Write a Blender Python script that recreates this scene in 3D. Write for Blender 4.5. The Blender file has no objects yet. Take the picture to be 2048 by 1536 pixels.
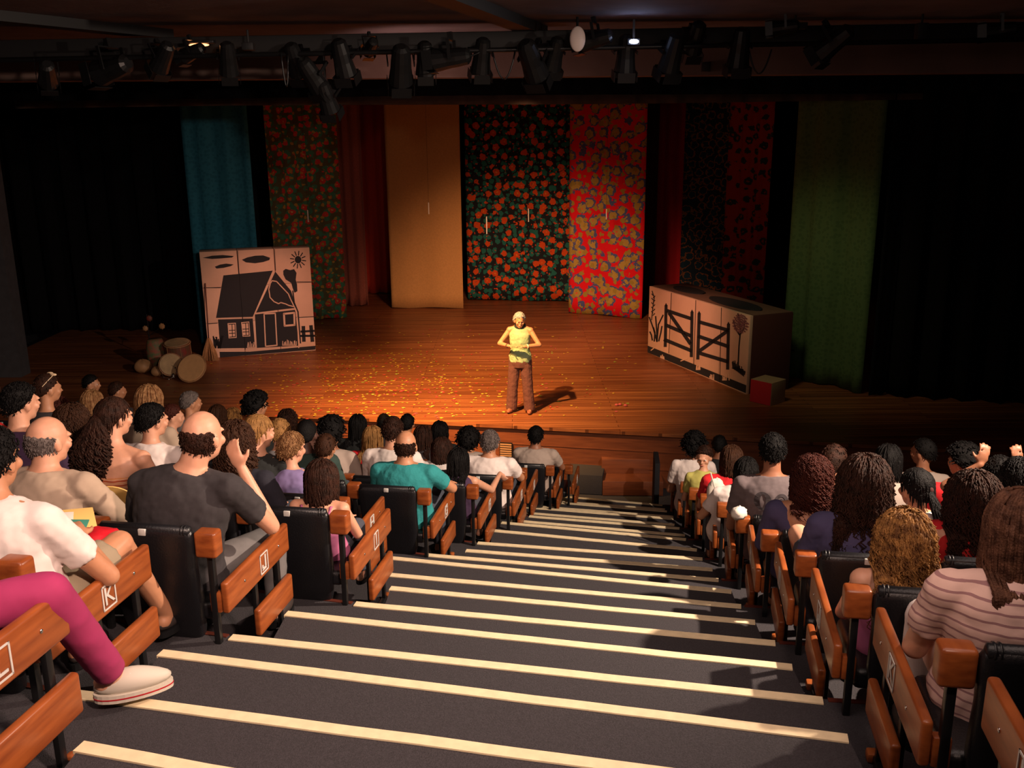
import bpy, bmesh, math, random
from mathutils import Vector, Matrix, noise
random.seed(7)
PI = math.pi
C = bpy.context.scene.collection
# ------------------------------------------------------------------ camera
F = 1900.0; PITCH = math.radians(15); ROLL = math.radians(0.5); ZC = 5.21; SZ = 0.87
cd = bpy.data.cameras.new('camera'); cam = bpy.data.objects.new('camera', cd); C.objects.link(cam)
cd.sensor_width = 36; cd.lens = F / 2048 * 36; cd.clip_start = 0.05; cd.clip_end = 200
cam.matrix_world = Matrix.Translation((0, 0, ZC)) @ Matrix.Rotation(PI/2 - PITCH, 4, 'X') @ Matrix.Rotation(-ROLL, 4, 'Z')
sc = bpy.context.scene; sc.camera = cam
sc.view_settings.view_transform = 'Standard'; sc.view_settings.look = 'None'
sc.view_settings.exposure = 0.0; sc.view_settings.gamma = 1; sc.view_settings.use_curve_mapping = False
w = bpy.data.worlds.new('world'); sc.world = w; w.use_nodes = True
w.node_tree.nodes['Background'].inputs[0].default_value = (0.85, 0.68, 0.75, 1)
w.node_tree.nodes['Background'].inputs[1].default_value = 0.012
MW = cam.matrix_world.copy()
def ray(px, py):
    return (MW.to_3x3() @ Vector(((px-1024)/F, (768-py)/F, -1)))
def U(px, py, z):
    d = ray(px, py); t = (z-ZC)/d.z; return Vector((d.x*t, d.y*t, z))
def UY(px, py, y):
    d = ray(px, py); t = y/d.y; return Vector((d.x*t, y, ZC+d.z*t))
def proj(p):
    q = MW.inverted() @ Vector(p); return (1024 - F*q.x/q.z, 768 + F*q.y/q.z) if q.z < -0.05 else (-9999, -9999)
def lev(k): return ZC-(2.068+.1495*(20-k))
# ------------------------------------------------------------------ lights
def aim(o, tgt):
    o.rotation_euler = (Vector(tgt)-o.location).to_track_quat('-Z', 'Y').to_euler()
def spot(name, loc, tgt, e, col, size, blend=.5, rad=.08):
    l = bpy.data.lights.new(name, 'SPOT'); l.energy = e; l.color = col; l.spot_size = math.radians(size); l.spot_blend = blend; l.shadow_soft_size = rad
    o = bpy.data.objects.new(name, l); C.objects.link(o); o.location = loc; aim(o, tgt); return o
def area(name, loc, tgt, e, col, sx, sy):
    l = bpy.data.lights.new(name, 'AREA'); l.shape = 'RECTANGLE'; l.size = sx; l.size_y = sy; l.energy = e; l.color = col
    o = bpy.data.objects.new(name, l); C.objects.link(o); o.location = loc; aim(o, tgt); return o
spot('stage_key_light', (-1.55, 11.5, ZC+.45), (-.5, 14.9, SZ), 4200, (1, .55, .2), 66, 1.0, .05)
spot('stage_pool_light', (-2.4, 11.6, ZC+.45), (-1.9, 15.0, SZ), 3600, (1, .42, .12), 62, 1.0, .25)
spot('stage_back_wash', (.2, 14.4, ZC+.16), (.4, 22.5, SZ-.6), 3300, (1, .50, .26), 58, 1.0, .4)
spot('panel_light', (-2.4, 14.4, ZC+.2), (-5, 18.7, 1.3), 760, (1, .48, .34), 34, 1.0, .2)
spot('panel_light_right', (.2, 14.4, ZC+.2), (3.2, 17.3, 1.3), 820, (1, .46, .28), 34, 1.0, .2)
spot('side_light', (2.5, 13.2, ZC+.5), (5.4, 16.2, 1.6), 150, (.9, .8, .45), 60, 1.0, .4)
spot('house_light', (4.3, 4.7, ZC+.9), (.2, 6.6, 2.3), 2600, (1, .77, .60), 105, .9, .06)
spot('house_light_left', (1.0, .6, ZC+.9), (-3.2, 5.6, 3.0), 850, (1, .68, .54), 100, 1.0, .12)
area('house_glow', (0, 3.0, ZC+.95), (0, 4.5, 2), 90, (1, .74, .64), 5, 3)
spot('pelmet_fill', (-1.5, 10.6, ZC+.25), (0, 12.3, ZC+.8), 45, (1, .55, .45), 165, 1.0, .2)  # added faint fill, not one of the fixtures: lifts the dim pelmet and ceiling

# ------------------------------------------------------------------ materials
M = {}
def mat(name, col, rough=.6, metal=0, bump=0, bscale=60, var=0, vscale=8, col2=None, spec=None, emit=0, sheen=0):
    if name in M: return M[name]
    m = bpy.data.materials.new(name); m.use_nodes = True; nt = m.node_tree; b = nt.nodes['Principled BSDF']
    b.inputs['Base Color'].default_value = (*col, 1); b.inputs['Roughness'].default_value = rough; b.inputs['Metallic'].default_value = metal
    if spec is not None: b.inputs['Specular IOR Level'].default_value = spec
    if sheen: b.inputs['Sheen Weight'].default_value = sheen
    tc = nt.nodes.new('ShaderNodeTexCoord')
    if emit: b.inputs['Emission Color'].default_value = (*col, 1); b.inputs['Emission Strength'].default_value = emit
    if var or col2:
        n = nt.nodes.new('ShaderNodeTexNoise'); n.inputs['Scale'].default_value = vscale; n.inputs['Detail'].default_value = 4
        nt.links.new(tc.outputs['Object'], n.inputs['Vector'])
        r = nt.nodes.new('ShaderNodeValToRGB'); c2 = col2 or tuple(c*(1-var) for c in col)
        r.color_ramp.elements[0].position = .35; r.color_ramp.elements[1].position = .65
        r.color_ramp.elements[0].color = (*c2, 1); r.color_ramp.elements[1].color = (*col, 1)
        nt.links.new(n.outputs['Fac'], r.inputs[0]); nt.links.new(r.outputs[0], b.inputs['Base Color'])
    if bump:
        n2 = nt.nodes.new('ShaderNodeTexNoise'); n2.inputs['Scale'].default_value = bscale; n2.inputs['Detail'].default_value = 3
        nt.links.new(tc.outputs['Object'], n2.inputs['Vector'])
        bp = nt.nodes.new('ShaderNodeBump'); bp.inputs['Strength'].default_value = bump; bp.inputs['Distance'].default_value = .01
        nt.links.new(n2.outputs['Fac'], bp.inputs['Height']); nt.links.new(bp.outputs[0], b.inputs['Normal'])
    M[name] = m; return m
def floral(name, base, blobs, scale, warp=.25, stretch=(1, 1, 1)):
    """printed cotton: base colour, then rings of (threshold, colour) round voronoi cells, largest first"""
    m = bpy.data.materials.new(name); m.use_nodes = True; nt = m.node_tree; b = nt.nodes['Principled BSDF']
    b.inputs['Roughness'].default_value = .9; b.inputs['Specular IOR Level'].default_value = .1
    tc = nt.nodes.new('ShaderNodeTexCoord'); mp = nt.nodes.new('ShaderNodeMapping'); mp.inputs['Scale'].default_value = stretch
    nt.links.new(tc.outputs['UV'], mp.inputs[0])
    n = nt.nodes.new('ShaderNodeTexNoise'); n.inputs['Scale'].default_value = scale*3.2; n.inputs['Detail'].default_value = 2
    nt.links.new(mp.outputs[0], n.inputs['Vector'])
    vm = nt.nodes.new('ShaderNodeVectorMath'); vm.operation = 'MULTIPLY_ADD'
    vm.inputs[1].default_value = (warp/scale,)*3
    nt.links.new(n.outputs['Color'], vm.inputs[0]); nt.links.new(mp.outputs[0], vm.inputs[2])
    prev = None
    for i, (th, col, sc_, off) in enumerate(blobs):
        v = nt.nodes.new('ShaderNodeTexVoronoi'); v.inputs['Scale'].default_value = scale*sc_; v.inputs['Randomness'].default_value = .7
        ad = nt.nodes.new('ShaderNodeVectorMath'); ad.operation = 'ADD'; ad.inputs[1].default_value = (off, off*.7, 0)
        nt.links.new(vm.outputs[0], ad.inputs[0]); nt.links.new(ad.outputs[0], v.inputs['Vector'])
        lt = nt.nodes.new('ShaderNodeMath'); lt.operation = 'LESS_THAN'; lt.inputs[1].default_value = th
        nt.links.new(v.outputs['Distance'], lt.inputs[0])
        mx = nt.nodes.new('ShaderNodeMix'); mx.data_type = 'RGBA'; mx.inputs[6].default_value = (*base, 1); mx.inputs[7].default_value = (*col, 1)
        if prev: nt.links.new(prev, mx.inputs[6])
        nt.links.new(lt.outputs[0], mx.inputs[0]); prev = mx.outputs[2]
    nt.links.new(prev, b.inputs['Base Color']); M[name] = m; return m
def wood_mat(name, c1, c2, rough=.35, scale=3, axis=(1, 12, 12), planks=None):
    m = bpy.data.materials.new(name); m.use_nodes = True; nt = m.node_tree; b = nt.nodes['Principled BSDF']; b.inputs['Roughness'].default_value = rough
    tc = nt.nodes.new('ShaderNodeTexCoord'); mp = nt.nodes.new('ShaderNodeMapping'); mp.inputs['Scale'].default_value = axis
    nt.links.new(tc.outputs['Object'], mp.inputs[0])
    n = nt.nodes.new('ShaderNodeTexNoise'); n.inputs['Scale'].default_value = scale; n.inputs['Detail'].default_value = 6
    nt.links.new(mp.outputs[0], n.inputs['Vector'])
    r = nt.nodes.new('ShaderNodeValToRGB'); r.color_ramp.elements[0].position = .3; r.color_ramp.elements[1].position = .7
    r.color_ramp.elements[0].color = (*c2, 1); r.color_ramp.elements[1].color = (*c1, 1)
    nt.links.new(n.outputs['Fac'], r.inputs[0]); out = r.outputs[0]
    if planks:
        br = nt.nodes.new('ShaderNodeTexBrick'); br.inputs['Scale'].default_value = 1; br.inputs['Brick Width'].default_value = 3.2; br.inputs['Row Height'].default_value = planks
        br.inputs['Mortar Size'].default_value = .006; br.inputs['Mortar Smooth'].default_value = .2
        br.inputs['Color1'].default_value = (1, 1, 1, 1); br.inputs['Color2'].default_value = (.6, .52, .5, 1); br.inputs['Mortar'].default_value = (.25, .2, .18, 1)
        nt.links.new(tc.outputs['Object'], br.inputs['Vector'])
        mx = nt.nodes.new('ShaderNodeMix'); mx.data_type = 'RGBA'; mx.blend_type = 'MULTIPLY'; mx.inputs[0].default_value = .9
        nt.links.new(out, mx.inputs[6]); nt.links.new(br.outputs['Color'], mx.inputs[7]); out = mx.outputs[2]
    nt.links.new(out, b.inputs['Base Color']); M[name] = m; return m
def stripes_mat(name, c1, c2, scale, axis='Z', ratio=.5, c3=None):
    m = bpy.data.materials.new(name); m.use_nodes = True; nt = m.node_tree; b = nt.nodes['Principled BSDF']; b.inputs['Roughness'].default_value = .85
    tc = nt.nodes.new('ShaderNodeTexCoord'); wv = nt.nodes.new('ShaderNodeTexWave'); wv.bands_direction = axis; wv.inputs['Scale'].default_value = scale; wv.inputs['Distortion'].default_value = 1.2
    nt.links.new(tc.outputs['Object'], wv.inputs['Vector'])
    r = nt.nodes.new('ShaderNodeValToRGB'); r.color_ramp.interpolation = 'CONSTANT'; r.color_ramp.elements[1].position = ratio
    r.color_ramp.elements[0].color = (*c2, 1); r.color_ramp.elements[1].color = (*c1, 1)
    if c3: e = r.color_ramp.elements.new((1+ratio)/2); e.color = (*c3, 1)
    nt.links.new(wv.outputs['Fac'], r.inputs[0]); nt.links.new(r.outputs[0], b.inputs['Base Color']); M[name] = m; return m
mat('carpet', (.040, .035, .041), .95, bump=.5, bscale=250, var=.45, vscale=180)
mat('strip', (.8, .66, .42), .6, var=.12, vscale=20)
mat('trim_red', (.09, .02, .012), .9, spec=.1)
mat('black_cloth', (.006, .006, .007), .95, spec=.05)
mat('black_paint', (.008, .008, .009), .6)
mat('wall_dark', (.045, .042, .048), .9, bump=.2, bscale=30, var=.2)
mat('ceiling', (.15, .125, .14), .9, bump=.3, bscale=12, var=.3, vscale=2)
mat('pelmet', (.2, .13, .11), .85, var=.25, vscale=1.5)
mat('border', (.07, .045, .032), .9, var=.3)
mat('metal_black', (.012, .012, .013), .35, metal=.3)
mat('chrome', (.7, .7, .7), .2, metal=1)
mat('leather', (.008, .008, .010), .38, bump=.15, bscale=120)
mat('silver', (.62, .6, .56), .4)
mat('panel_cream', (.72, .46, .33), .8, var=.08, vscale=3)
mat('panel_black', (.012, .012, .016), .8)
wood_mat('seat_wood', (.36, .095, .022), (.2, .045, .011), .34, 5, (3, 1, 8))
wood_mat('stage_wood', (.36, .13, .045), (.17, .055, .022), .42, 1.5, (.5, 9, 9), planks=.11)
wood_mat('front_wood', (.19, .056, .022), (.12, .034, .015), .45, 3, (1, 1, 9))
mat('eye_white', (.8, .78, .74), .3); mat('eye_dark', (.02, .012, .008), .2); mat('lip', (.42, .13, .1), .5)

# ------------------------------------------------------------------ mesh helpers
def link(name, me, parent=None):
    o = bpy.data.objects.new(name, me); C.objects.link(o)
    if parent: o.parent = parent
    return o
class MB:
    def __init__(s): s.v = []; s.f = []; s.uv = None
    def add(s, vs, fs):
        b = len(s.v); s.v += [tuple(v) for v in vs]; s.f += [tuple(b+i for i in f) for f in fs]; return s
    def box(s, c, d, R=None):
        vs = [Vector((sx*d[0]/2, sy*d[1]/2, sz*d[2]/2)) for sx in (-1, 1) for sy in (-1, 1) for sz in (-1, 1)]
        if R: vs = [R @ v for v in vs]
        return s.add([v+Vector(c) for v in vs], [(0, 1, 3, 2), (4, 6, 7, 5), (0, 4, 5, 1), (2, 3, 7, 6), (0, 2, 6, 4), (1, 5, 7, 3)])
    def prism(s, pts, z0, z1):
        n = len(pts); vs = [(p[0], p[1], z0) for p in pts]+[(p[0], p[1], z1) for p in pts]
        return s.add(vs, [tuple(range(n))[::-1], tuple(range(n, 2*n))]+[(i, (i+1) % n, n+(i+1) % n, n+i) for i in range(n)])
    def plate(s, pts, nrm):
        """pts: 3-D outline, extruded by vector nrm"""
        n = len(pts); nrm = Vector(nrm); vs = [Vector(p) for p in pts]+[Vector(p)+nrm for p in pts]
        return s.add(vs, [tuple(range(n))[::-1], tuple(range(n, 2*n))]+[(i, (i+1) % n, n+(i+1) % n, n+i) for i in range(n)])
    def loft(s, cs, rs, xd=(1, 0, 0), n=14, caps=True):
        cs = [Vector(c) for c in cs]; m = len(cs); xd = Vector(xd); rings = []
        for i, c in enumerate(cs):
            t = (cs[min(i+1, m-1)]-cs[max(i-1, 0)])
            t = t.normalized() if t.length > 1e-9 else Vector((0, 0, 1))
            x = xd - t*xd.dot(t)
            if x.length < 1e-3: x = Vector((0, 1, 0)) - t*t.y
            x.normalize(); y = t.cross(x); r = rs[i]; r = r if isinstance(r, (tuple, list)) else (r, r)
            rings.append([c+x*(r[0]*math.cos(2*PI*k/n))+y*(r[1]*math.sin(2*PI*k/n)) for k in range(n)])
        fs = [(i*n+k, i*n+(k+1) % n, (i+1)*n+(k+1) % n, (i+1)*n+k) for i in range(m-1) for k in range(n)]
        if caps: fs += [tuple(range(n))[::-1], tuple((m-1)*n+k for k in range(n))]
        return s.add([v for r in rings for v in r], fs)
    def cap(s, a, b, ra, rb, n=12, flat=False):
        """tapered limb with round ends"""
        a = Vector(a); b = Vector(b); t = (b-a).normalized(); cs = []; rs = []
        for q in (math.pi*.5*.93, .9, .45): cs.append(a-t*ra*math.sin(q)); rs.append(ra*math.cos(q))
        cs += [a, b]; rs += [ra, rb]
        if not flat:
            for q in (.45, .9, math.pi*.5*.93): cs.append(b+t*rb*math.sin(q)); rs.append(rb*math.cos(q))
        return s.loft(cs, rs, (1, .13, .07), n)
    def ell(s, c, r, R=None, nu=16, nv=10, fn=None):
        vs = []; c = Vector(c)
        for j in range(nv+1):
            ph = PI*j/nv
            for i in range(nu):
                th = 2*PI*i/nu; d = Vector((math.sin(ph)*math.cos(th), math.sin(ph)*math.sin(th), math.cos(ph)))
                k = fn(d) if fn else 1
                p = Vector((d.x*r[0], d.y*r[1], d.z*r[2]))*k
                if R: p = R @ p
                vs.append(c+p)
        fs = [(j*nu+i, (j+1)*nu+i, (j+1)*nu+(i+1) % nu, j*nu+(i+1) % nu) for j in range(nv) for i in range(nu)]
        return s.add(vs, fs)
    def build(s, name, m=None, parent=None, smooth=False, bevel=0, seg=2):
        me = bpy.data.meshes.new(name); me.from_pydata(s.v, [], s.f); me.update()
        if m: me.materials.append(M[m] if isinstance(m, str) else m)
        if smooth: me.polygons.foreach_set('use_smooth', [True]*len(me.polygons))
        o = link(name, me, parent)
        if bevel:
            bm = bmesh.new(); bm.from_mesh(me); bmesh.ops.recalc_face_normals(bm, faces=bm.faces)
            bmesh.ops.bevel(bm, geom=bm.edges[:], offset=bevel, segments=seg, profile=.5, affect='EDGES', clamp_overlap=True)
            for f_ in bm.faces: f_.smooth = True
            bm.to_mesh(me); bm.free(); me.set_sharp_from_angle(angle=.7)
        return o
def tag(o, label=None, cat=None, group=None, kind=None):
    if label: o['label'] = label
    if cat: o['category'] = cat
    if group: o['group'] = group
    if kind: o['kind'] = kind
    return o
def empty(name, loc=(0, 0, 0), rz=0):
    o = bpy.data.objects.new(name, None); C.objects.link(o); o.location = loc; o.rotation_euler = (0, 0, rz); o.empty_display_size = .1; return o
def kids(o): return [c for c in bpy.data.objects if c.parent == o]
def copy_tree(o, table, parent=None):
    c = o.copy(); C.objects.link(c); c.parent = parent
    for ch in table.get(o.name, []): copy_tree(ch, table, c)
    return c
def text_mesh(s, size, m, name='letter', parent=None, depth=.002):
    cu = bpy.data.curves.new('t', 'FONT'); cu.body = s; cu.size = size; cu.extrude = depth; cu.align_x = 'CENTER'; cu.align_y = 'CENTER'
    o = bpy.data.objects.new('t', cu); C.objects.link(o); bpy.context.view_layer.update()
    me = bpy.data.meshes.new_from_object(o.evaluated_get(bpy.context.evaluated_depsgraph_get()))
    bpy.data.objects.remove(o); me.materials.clear(); me.materials.append(M[m]); return link(name, me, parent)
TEX = {}
def clouds(sz):
    if sz not in TEX:
        t = bpy.data.textures.new('clouds', 'CLOUDS'); t.noise_scale = sz; TEX[sz] = t
    return TEX[sz]
BAKE = []
def organic(o, voxel, smooth=4, disp=0, dsz=.08):
    r = o.modifiers.new('r', 'REMESH'); r.mode = 'VOXEL'; r.voxel_size = voxel; r.use_smooth_shade = True
    if smooth: sm = o.modifiers.new('s', 'SMOOTH'); sm.iterations = smooth; sm.factor = .5
    if disp: d = o.modifiers.new('d', 'DISPLACE'); d.texture = clouds(dsz); d.strength = disp; d.mid_level = .38; d.texture_coords = 'LOCAL'
    BAKE.append(o); return o
def bake_all():
    bpy.context.view_layer.update(); dg = bpy.context.evaluated_depsgraph_get(); out = []
    for o in BAKE:
        me = bpy.data.meshes.new_from_object(o.evaluated_get(dg), depsgraph=dg); out.append((o, me))
    for o, me in out:
        ms = [m for m in o.data.materials]; o.modifiers.clear(); o.data = me; me.materials.clear()
        for m in ms: me.materials.append(m)
        me.polygons.foreach_set('use_smooth', [True]*len(me.polygons))

# ------------------------------------------------------------------ the setting
LN = {22: ((165, 1488), (430, 1536)), 21: ((140, 1383), (1300, 1536)), 20: ((325, 1303), (1695, 1473)), 19: ((465, 1272), (1645, 1398)), 18: ((575, 1225), (1584, 1332)), 17: ((712, 1206), (1550, 1284)), 16: ((782, 1175), (1510, 1243)), 15: ((778, 1148), (1482, 1211)), 14: ((784, 1115), (1463, 1182)), 13: ((857, 1109), (1437, 1159)), 12: ((933, 1100), (1425, 1138)), 11: ((956, 1085), (1405, 1117)), 10: ((985, 1060), (1394, 1099)), 9: ((988, 1043), (1372, 1078)), 8: ((1023, 1040), (1370, 1070)), 7: ((1059, 1032), (1359, 1056)), 6: ((1052, 1025), (1349, 1049)), 5: ((1050, 1014), (1347, 1037)), 4: ((1059, 1011), (1347, 1033)), 3: ((1081, 1002), (1334, 1022)), 2: ((1081, 1000), (1330, 1018)), 1: ((1131, 993), (1325, 1010))}
def rot2(a): return Vector((math.cos(a), -math.sin(a)))
RL = math.radians(15); RR = math.radians(7); FC = math.radians(10)
ends = {}
for k, (a, b) in LN.items():
    A = U(*a, lev(k)); B = U(*b, lev(k))
    if k in (21, 22):
        d = (B-A).normalized(); B = A + d*((1.16-A.x)/d.x)
    ends[k] = (A, B)
ends[23] = (Vector((-1.42, 1.95, 0)), Vector((1.1, 1.4, 0)))
NOSE = .012
for k in range(0, 24):
    z = lev(k)
    if k == 0: continue
    A, B = ends[k]
    if k % 2 == 1:
        L = A.xy + rot2(RL)*(-10); R = B.xy + rot2(RR)*8
        ins = [A.xy, B.xy]
        poly = [L] + ins + [R, Vector((R.x, -2.5)), Vector((L.x, -2.5))]
        mb = MB(); mb.prism(poly[::1], -.05 if k < 3 else lev(k-2)-.05, z)
        tag(mb.build('floor', 'carpet'), kind='structure')
        for P0, P1, off in ((L, A.xy, -1), (B.xy, R, 1)):      # dark red edging along the platform fronts
            mb = MB(); d = (P1-P0).normalized(); nn = Vector((d.y, -d.x))
            if nn.y < 0: nn = -nn
            P0_ = P0; P1_ = P1
            if off < 0: P1_ = P1 - d*.02
            else: P0_ = P0 + d*.02
            mb.plate([(*(P0_+nn*.006), z+.004), (*(P1_+nn*.006), z+.004), (*(P1_-nn*.02), z+.004), (*(P0_-nn*.02), z+.004)], (0, 0, -.05))
            tag(mb.build('trim_%d' % (k*2+(off > 0)), 'trim_red'), kind='structure')
    else:
        A2, B2 = ends[k+1]
        back = lambda p: Vector((p.x, p.y-.55))
        poly = [A.xy, B.xy, B.xy+Vector((-.03, -.75)), A.xy+Vector((-.03, -.75))]
        mb = MB(); mb.prism(poly, lev(k-1)-.05, z); tag(mb.build('floor', 'carpet'), kind='structure')
    d = (B-A).normalized(); nn = Vector((-d.y, d.x, 0)); A3 = Vector((A.x, A.y, z)); B3 = Vector((B.x, B.y, z))
    if k < 23:
        pts = []; N = 24
        for i in range(N+1):
            p = A3.lerp(B3, i/N) + nn*(.004*noise.noise((i*.4, k*3.1, 0)))
            pts.append(p)
        mb = MB()
        out = [p+nn*.008+Vector((0, 0, .006)) for p in pts]+[p-nn*.042+Vector((0, 0, .006)) for p in reversed(pts)]
        mb.plate(out, (0, 0, -.012))
        tag(mb.build('nosing_strip', 'strip'), 'cream anti-slip strip along the edge of a dark carpeted aisle step', 'strip', 'nosing strips down the aisle')
# pit floor, side walls, ceiling, pelmet
def sbox(name, c, d, m, R=None): return tag(MB().box(c, d, R).build(name, m), kind='structure')
sbox('floor', (0, 6, -.06), (24, 22, .1), 'carpet')
sbox('wall_left', (-9.75, 9.5, 3.2), (.3, 17.5, 6.6), 'wall_dark')
sbox('wall_left', (-9.32, 17.15, 3.6), (.55, .35, 5.6), 'wall_dark')
sbox('wall_right', (10.3, 12, 3.2), (.3, 32, 6.6), 'black_paint')
sbox('wall_back', (0, 28.2, 3.6), (24, .2, 7.6), 'black_paint')
sbox('wall_front', (0, -2.7, 3.6), (24, .2, 7.4), 'wall_dark')
sbox('wall_left', (-11.5, 22.5, 3.6), (.2, 11.4, 7.6), 'black_paint')
sbox('ceiling', (0, 4.9, ZC+1.1), (22, 15.2, .12), 'ceiling')
sbox('ceiling', (0, 20.4, ZC+2.2), (24, 15.8, .12), 'black_paint')
sbox('trim_101', (0, 12.35, ZC+.95), (22, .3, .66), 'pelmet')
sbox('trim_102', (0, 12.35, ZC+1.75), (22, .3, .98), 'black_paint')
def bar(a, b, w, h): 
    a = Vector(a); b = Vector(b); d = b-a; R = d.to_track_quat('X', 'Z').to_matrix(); return (a+b)/2, (d.length, w, h), R
for i, (a, b) in enumerate([((-5.4, 7.2, ZC+1.0), (-3.6, 10.6, ZC+1.0)), ((-.55, 7.6, ZC+1.0), (.3, 10.6, ZC+1.0)), ((4.6, 7.6, ZC+1.0), (5.8, 10.6, ZC+1.0))]):
    c, d, R = bar(a, b, .22, .1); tag(MB().box(c, d, R).build('trim_%d' % (110+i), 'black_paint'), kind='structure')
c, d, R = bar((-9.2, 10.2, ZC+.79), (9.2, 10.2, ZC+.95), .16, .17)
tag(MB().box(c, d, R).build('lighting_beam', 'black_paint', bevel=.01), 'long black ceiling beam that the row of stage lights hangs from', 'beam')
o = MB().loft([(-9.2, 9.65, ZC+.64), (9.2, 9.65, ZC+.84)], [.024, .024], (0, 1, 0), 10).build('lighting_pipe', 'metal_black', smooth=True)
tag(o, 'thin black steel pipe running under the lighting beam', 'pipe')
# stage
pts = [(-10.2, 15.7), (-6, 14.9), (-3, 14.33), (0, 13.76), (3, 13.14), (6, 12.5), (10.1, 11.6), (10.1, 28), (-10.2, 28)]
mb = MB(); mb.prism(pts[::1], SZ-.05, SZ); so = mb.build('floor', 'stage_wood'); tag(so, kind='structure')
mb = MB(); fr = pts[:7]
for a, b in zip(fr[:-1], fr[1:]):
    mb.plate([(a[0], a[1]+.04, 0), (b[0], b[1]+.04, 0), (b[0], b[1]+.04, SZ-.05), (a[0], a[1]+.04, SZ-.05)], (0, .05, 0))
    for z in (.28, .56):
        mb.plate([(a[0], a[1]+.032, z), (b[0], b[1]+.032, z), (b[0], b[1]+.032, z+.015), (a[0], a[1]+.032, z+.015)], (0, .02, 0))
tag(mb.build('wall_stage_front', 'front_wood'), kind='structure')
# vent in the stage front
fa = math.atan2(-.2, 1); R = Matrix.Rotation(fa, 3, 'Z')
v0 = Vector((-.1, 13.81-.02, .42)); g = MB(); g.box(v0, (.2, .02, .34), R)
vt = empty('vent_grille', v0); tag(vt, 'pale slatted vent grille set in the wooden stage front', 'vent')
mb = MB().box((0, 0, 0), (.2, .02, .34), R); mat('vent_pale', (.34, .19, .1), .6); mb.build('frame', 'metal_black', vt)
mb = MB()
for i in range(9): mb.box((R @ Vector((0, -.016, -.145+i*.036))), (.18, .012, .02), R)
mb.build('slats', 'vent_pale', vt)
# wooden stage steps and carpeted block
def step_at(px0, px1, yb, zt, depth, name, m, label, cat, z0=0):
    A = U(px0, yb, z0); B = U(px1, yb+2, z0)
    n = Vector((B.y-A.y, -(B.x-A.x))).normalized(); n = n if n.y > 0 else -n
    mb = MB(); mb.prism([A.xy, B.xy, B.xy+n*depth, A.xy+n*depth], z0, zt)
    return A, B, n
A = U(1205, 991, 0); B = U(1326, 992, 0)
def stair_block(name, A, B, d0, d1, zt, m, parent=None):
    n = Vector((B.y-A.y, -(B.x-A.x))).normalized(); n = n if n.y > 0 else -n
    mb = MB(); mb.prism([A.xy+n*d0, B.xy+n*d0, B.xy+n*d1, A.xy+n*d1], 0, zt); return mb.build(name, m, parent, bevel=.006)
A.z = B.z = 0
st = empty('stage_steps', (0, 0, 0)); tag(st, 'brown wooden steps leading up to the stage at the foot of the aisle', 'steps')
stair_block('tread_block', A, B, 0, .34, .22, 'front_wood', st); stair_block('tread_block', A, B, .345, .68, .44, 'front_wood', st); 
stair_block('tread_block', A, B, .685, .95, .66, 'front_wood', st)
A2 = U(1133, 986, 0); B2 = U(1204, 990, 0)
o = stair_block('carpeted_block', A2, B2, 0, .5, .3, 'carpet'); tag(o, 'low dark carpeted block left of the wooden stage steps', 'block')
A3 = U(1100, 955, 0); 
# handrail end panel by the right front row
p = U(1328, 960, 0); o = MB().box((1.98, 12.35, .42), (.07, .5, .84), Matrix.Rotation(-.1, 3, 'Z')).build('rail_panel', 'panel_black', bevel=.01)
tag(o, 'dark upright end panel beside the stage steps at the right front row', 'panel')

# ------------------------------------------------------------------ stage cloths
def cloth(name, P0, P1, z0, z1, m, label, amp=.03, waves=3, flare=0, slant=0, cat='curtain', tuck=0, group=None):
    P0 = Vector((P0[0], P0[1])); P1 = Vector((P1[0], P1[1])); d = (P1-P0); L = d.length; d.normalize(); n = Vector((d.y, -d.x))
    nu = max(12, int(L*14)); nv = 18; vs = []; fs = []; uv = []; ph = random.random()*6
    for j in range(nv+1):
        t = j/nv; z = z0+(z1-z0)*t
        for i in range(nu+1):
            u = i/nu; a = amp*(1.25-.6*t)
            w_ = math.sin(u*waves*2*PI+ph+.3*math.sin(t*3))*a+.5*a*math.sin(u*waves*4.7*PI+ph*2)
            q = P0+d*(L*(u-.5)*(1-flare*t)+L*.5+slant*t)+n*w_
            zz = z+(.012*math.sin(u*9+ph) if j == 0 else 0)
            vs.append((q.x, q.y, zz)); uv.append((u*L, t*(z1-z0)))
    for j in range(nv):
        for i in range(nu): b = j*(nu+1)+i; fs.append((b, b+1, b+nu+2, b+nu+1))
    nvv = len(vs); off = Vector((n.x, n.y, 0))*.004
    vs2 = [tuple(Vector(v)-off) for v in vs]; fs2 = [tuple(nvv+i for i in f[::-1]) for f in fs]
    rim = []
    for i in range(nu): rim.append((i+1, i, nvv+i, nvv+i+1))
    for j in range(nv):
        b = j*(nu+1); rim.append((b, b+nu+1, nvv+b+nu+1, nvv+b)); b += nu; rim.append((b+nu+1, b, nvv+b, nvv+b+nu+1))
    me = bpy.data.meshes.new(name); me.from_pydata(vs+vs2, [], fs+fs2+rim); me.update(); me.materials.append(M[m])
    ul = me.uv_layers.new(name='UVMap'); uvv = uv+uv
    for lp in me.loops: ul.data[lp.index].uv = uvv[lp.vertex_index]
    me.polygons.foreach_set('use_smooth', [True]*len(me.polygons))
    o = link(name, me); tag(o, label, cat, group); return o
mat('cl_blue', (.03, .17, .23), .9, col2=(.02, .1, .16), vscale=14); floral('cl_blue', (.03, .17, .25), [(.42, (.024, .14, .21), 1, 0)], 14)
floral('cl_green', (.075, .13, .05), [(.4, (.06, .11, .042), 1, 0)], 14)
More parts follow.
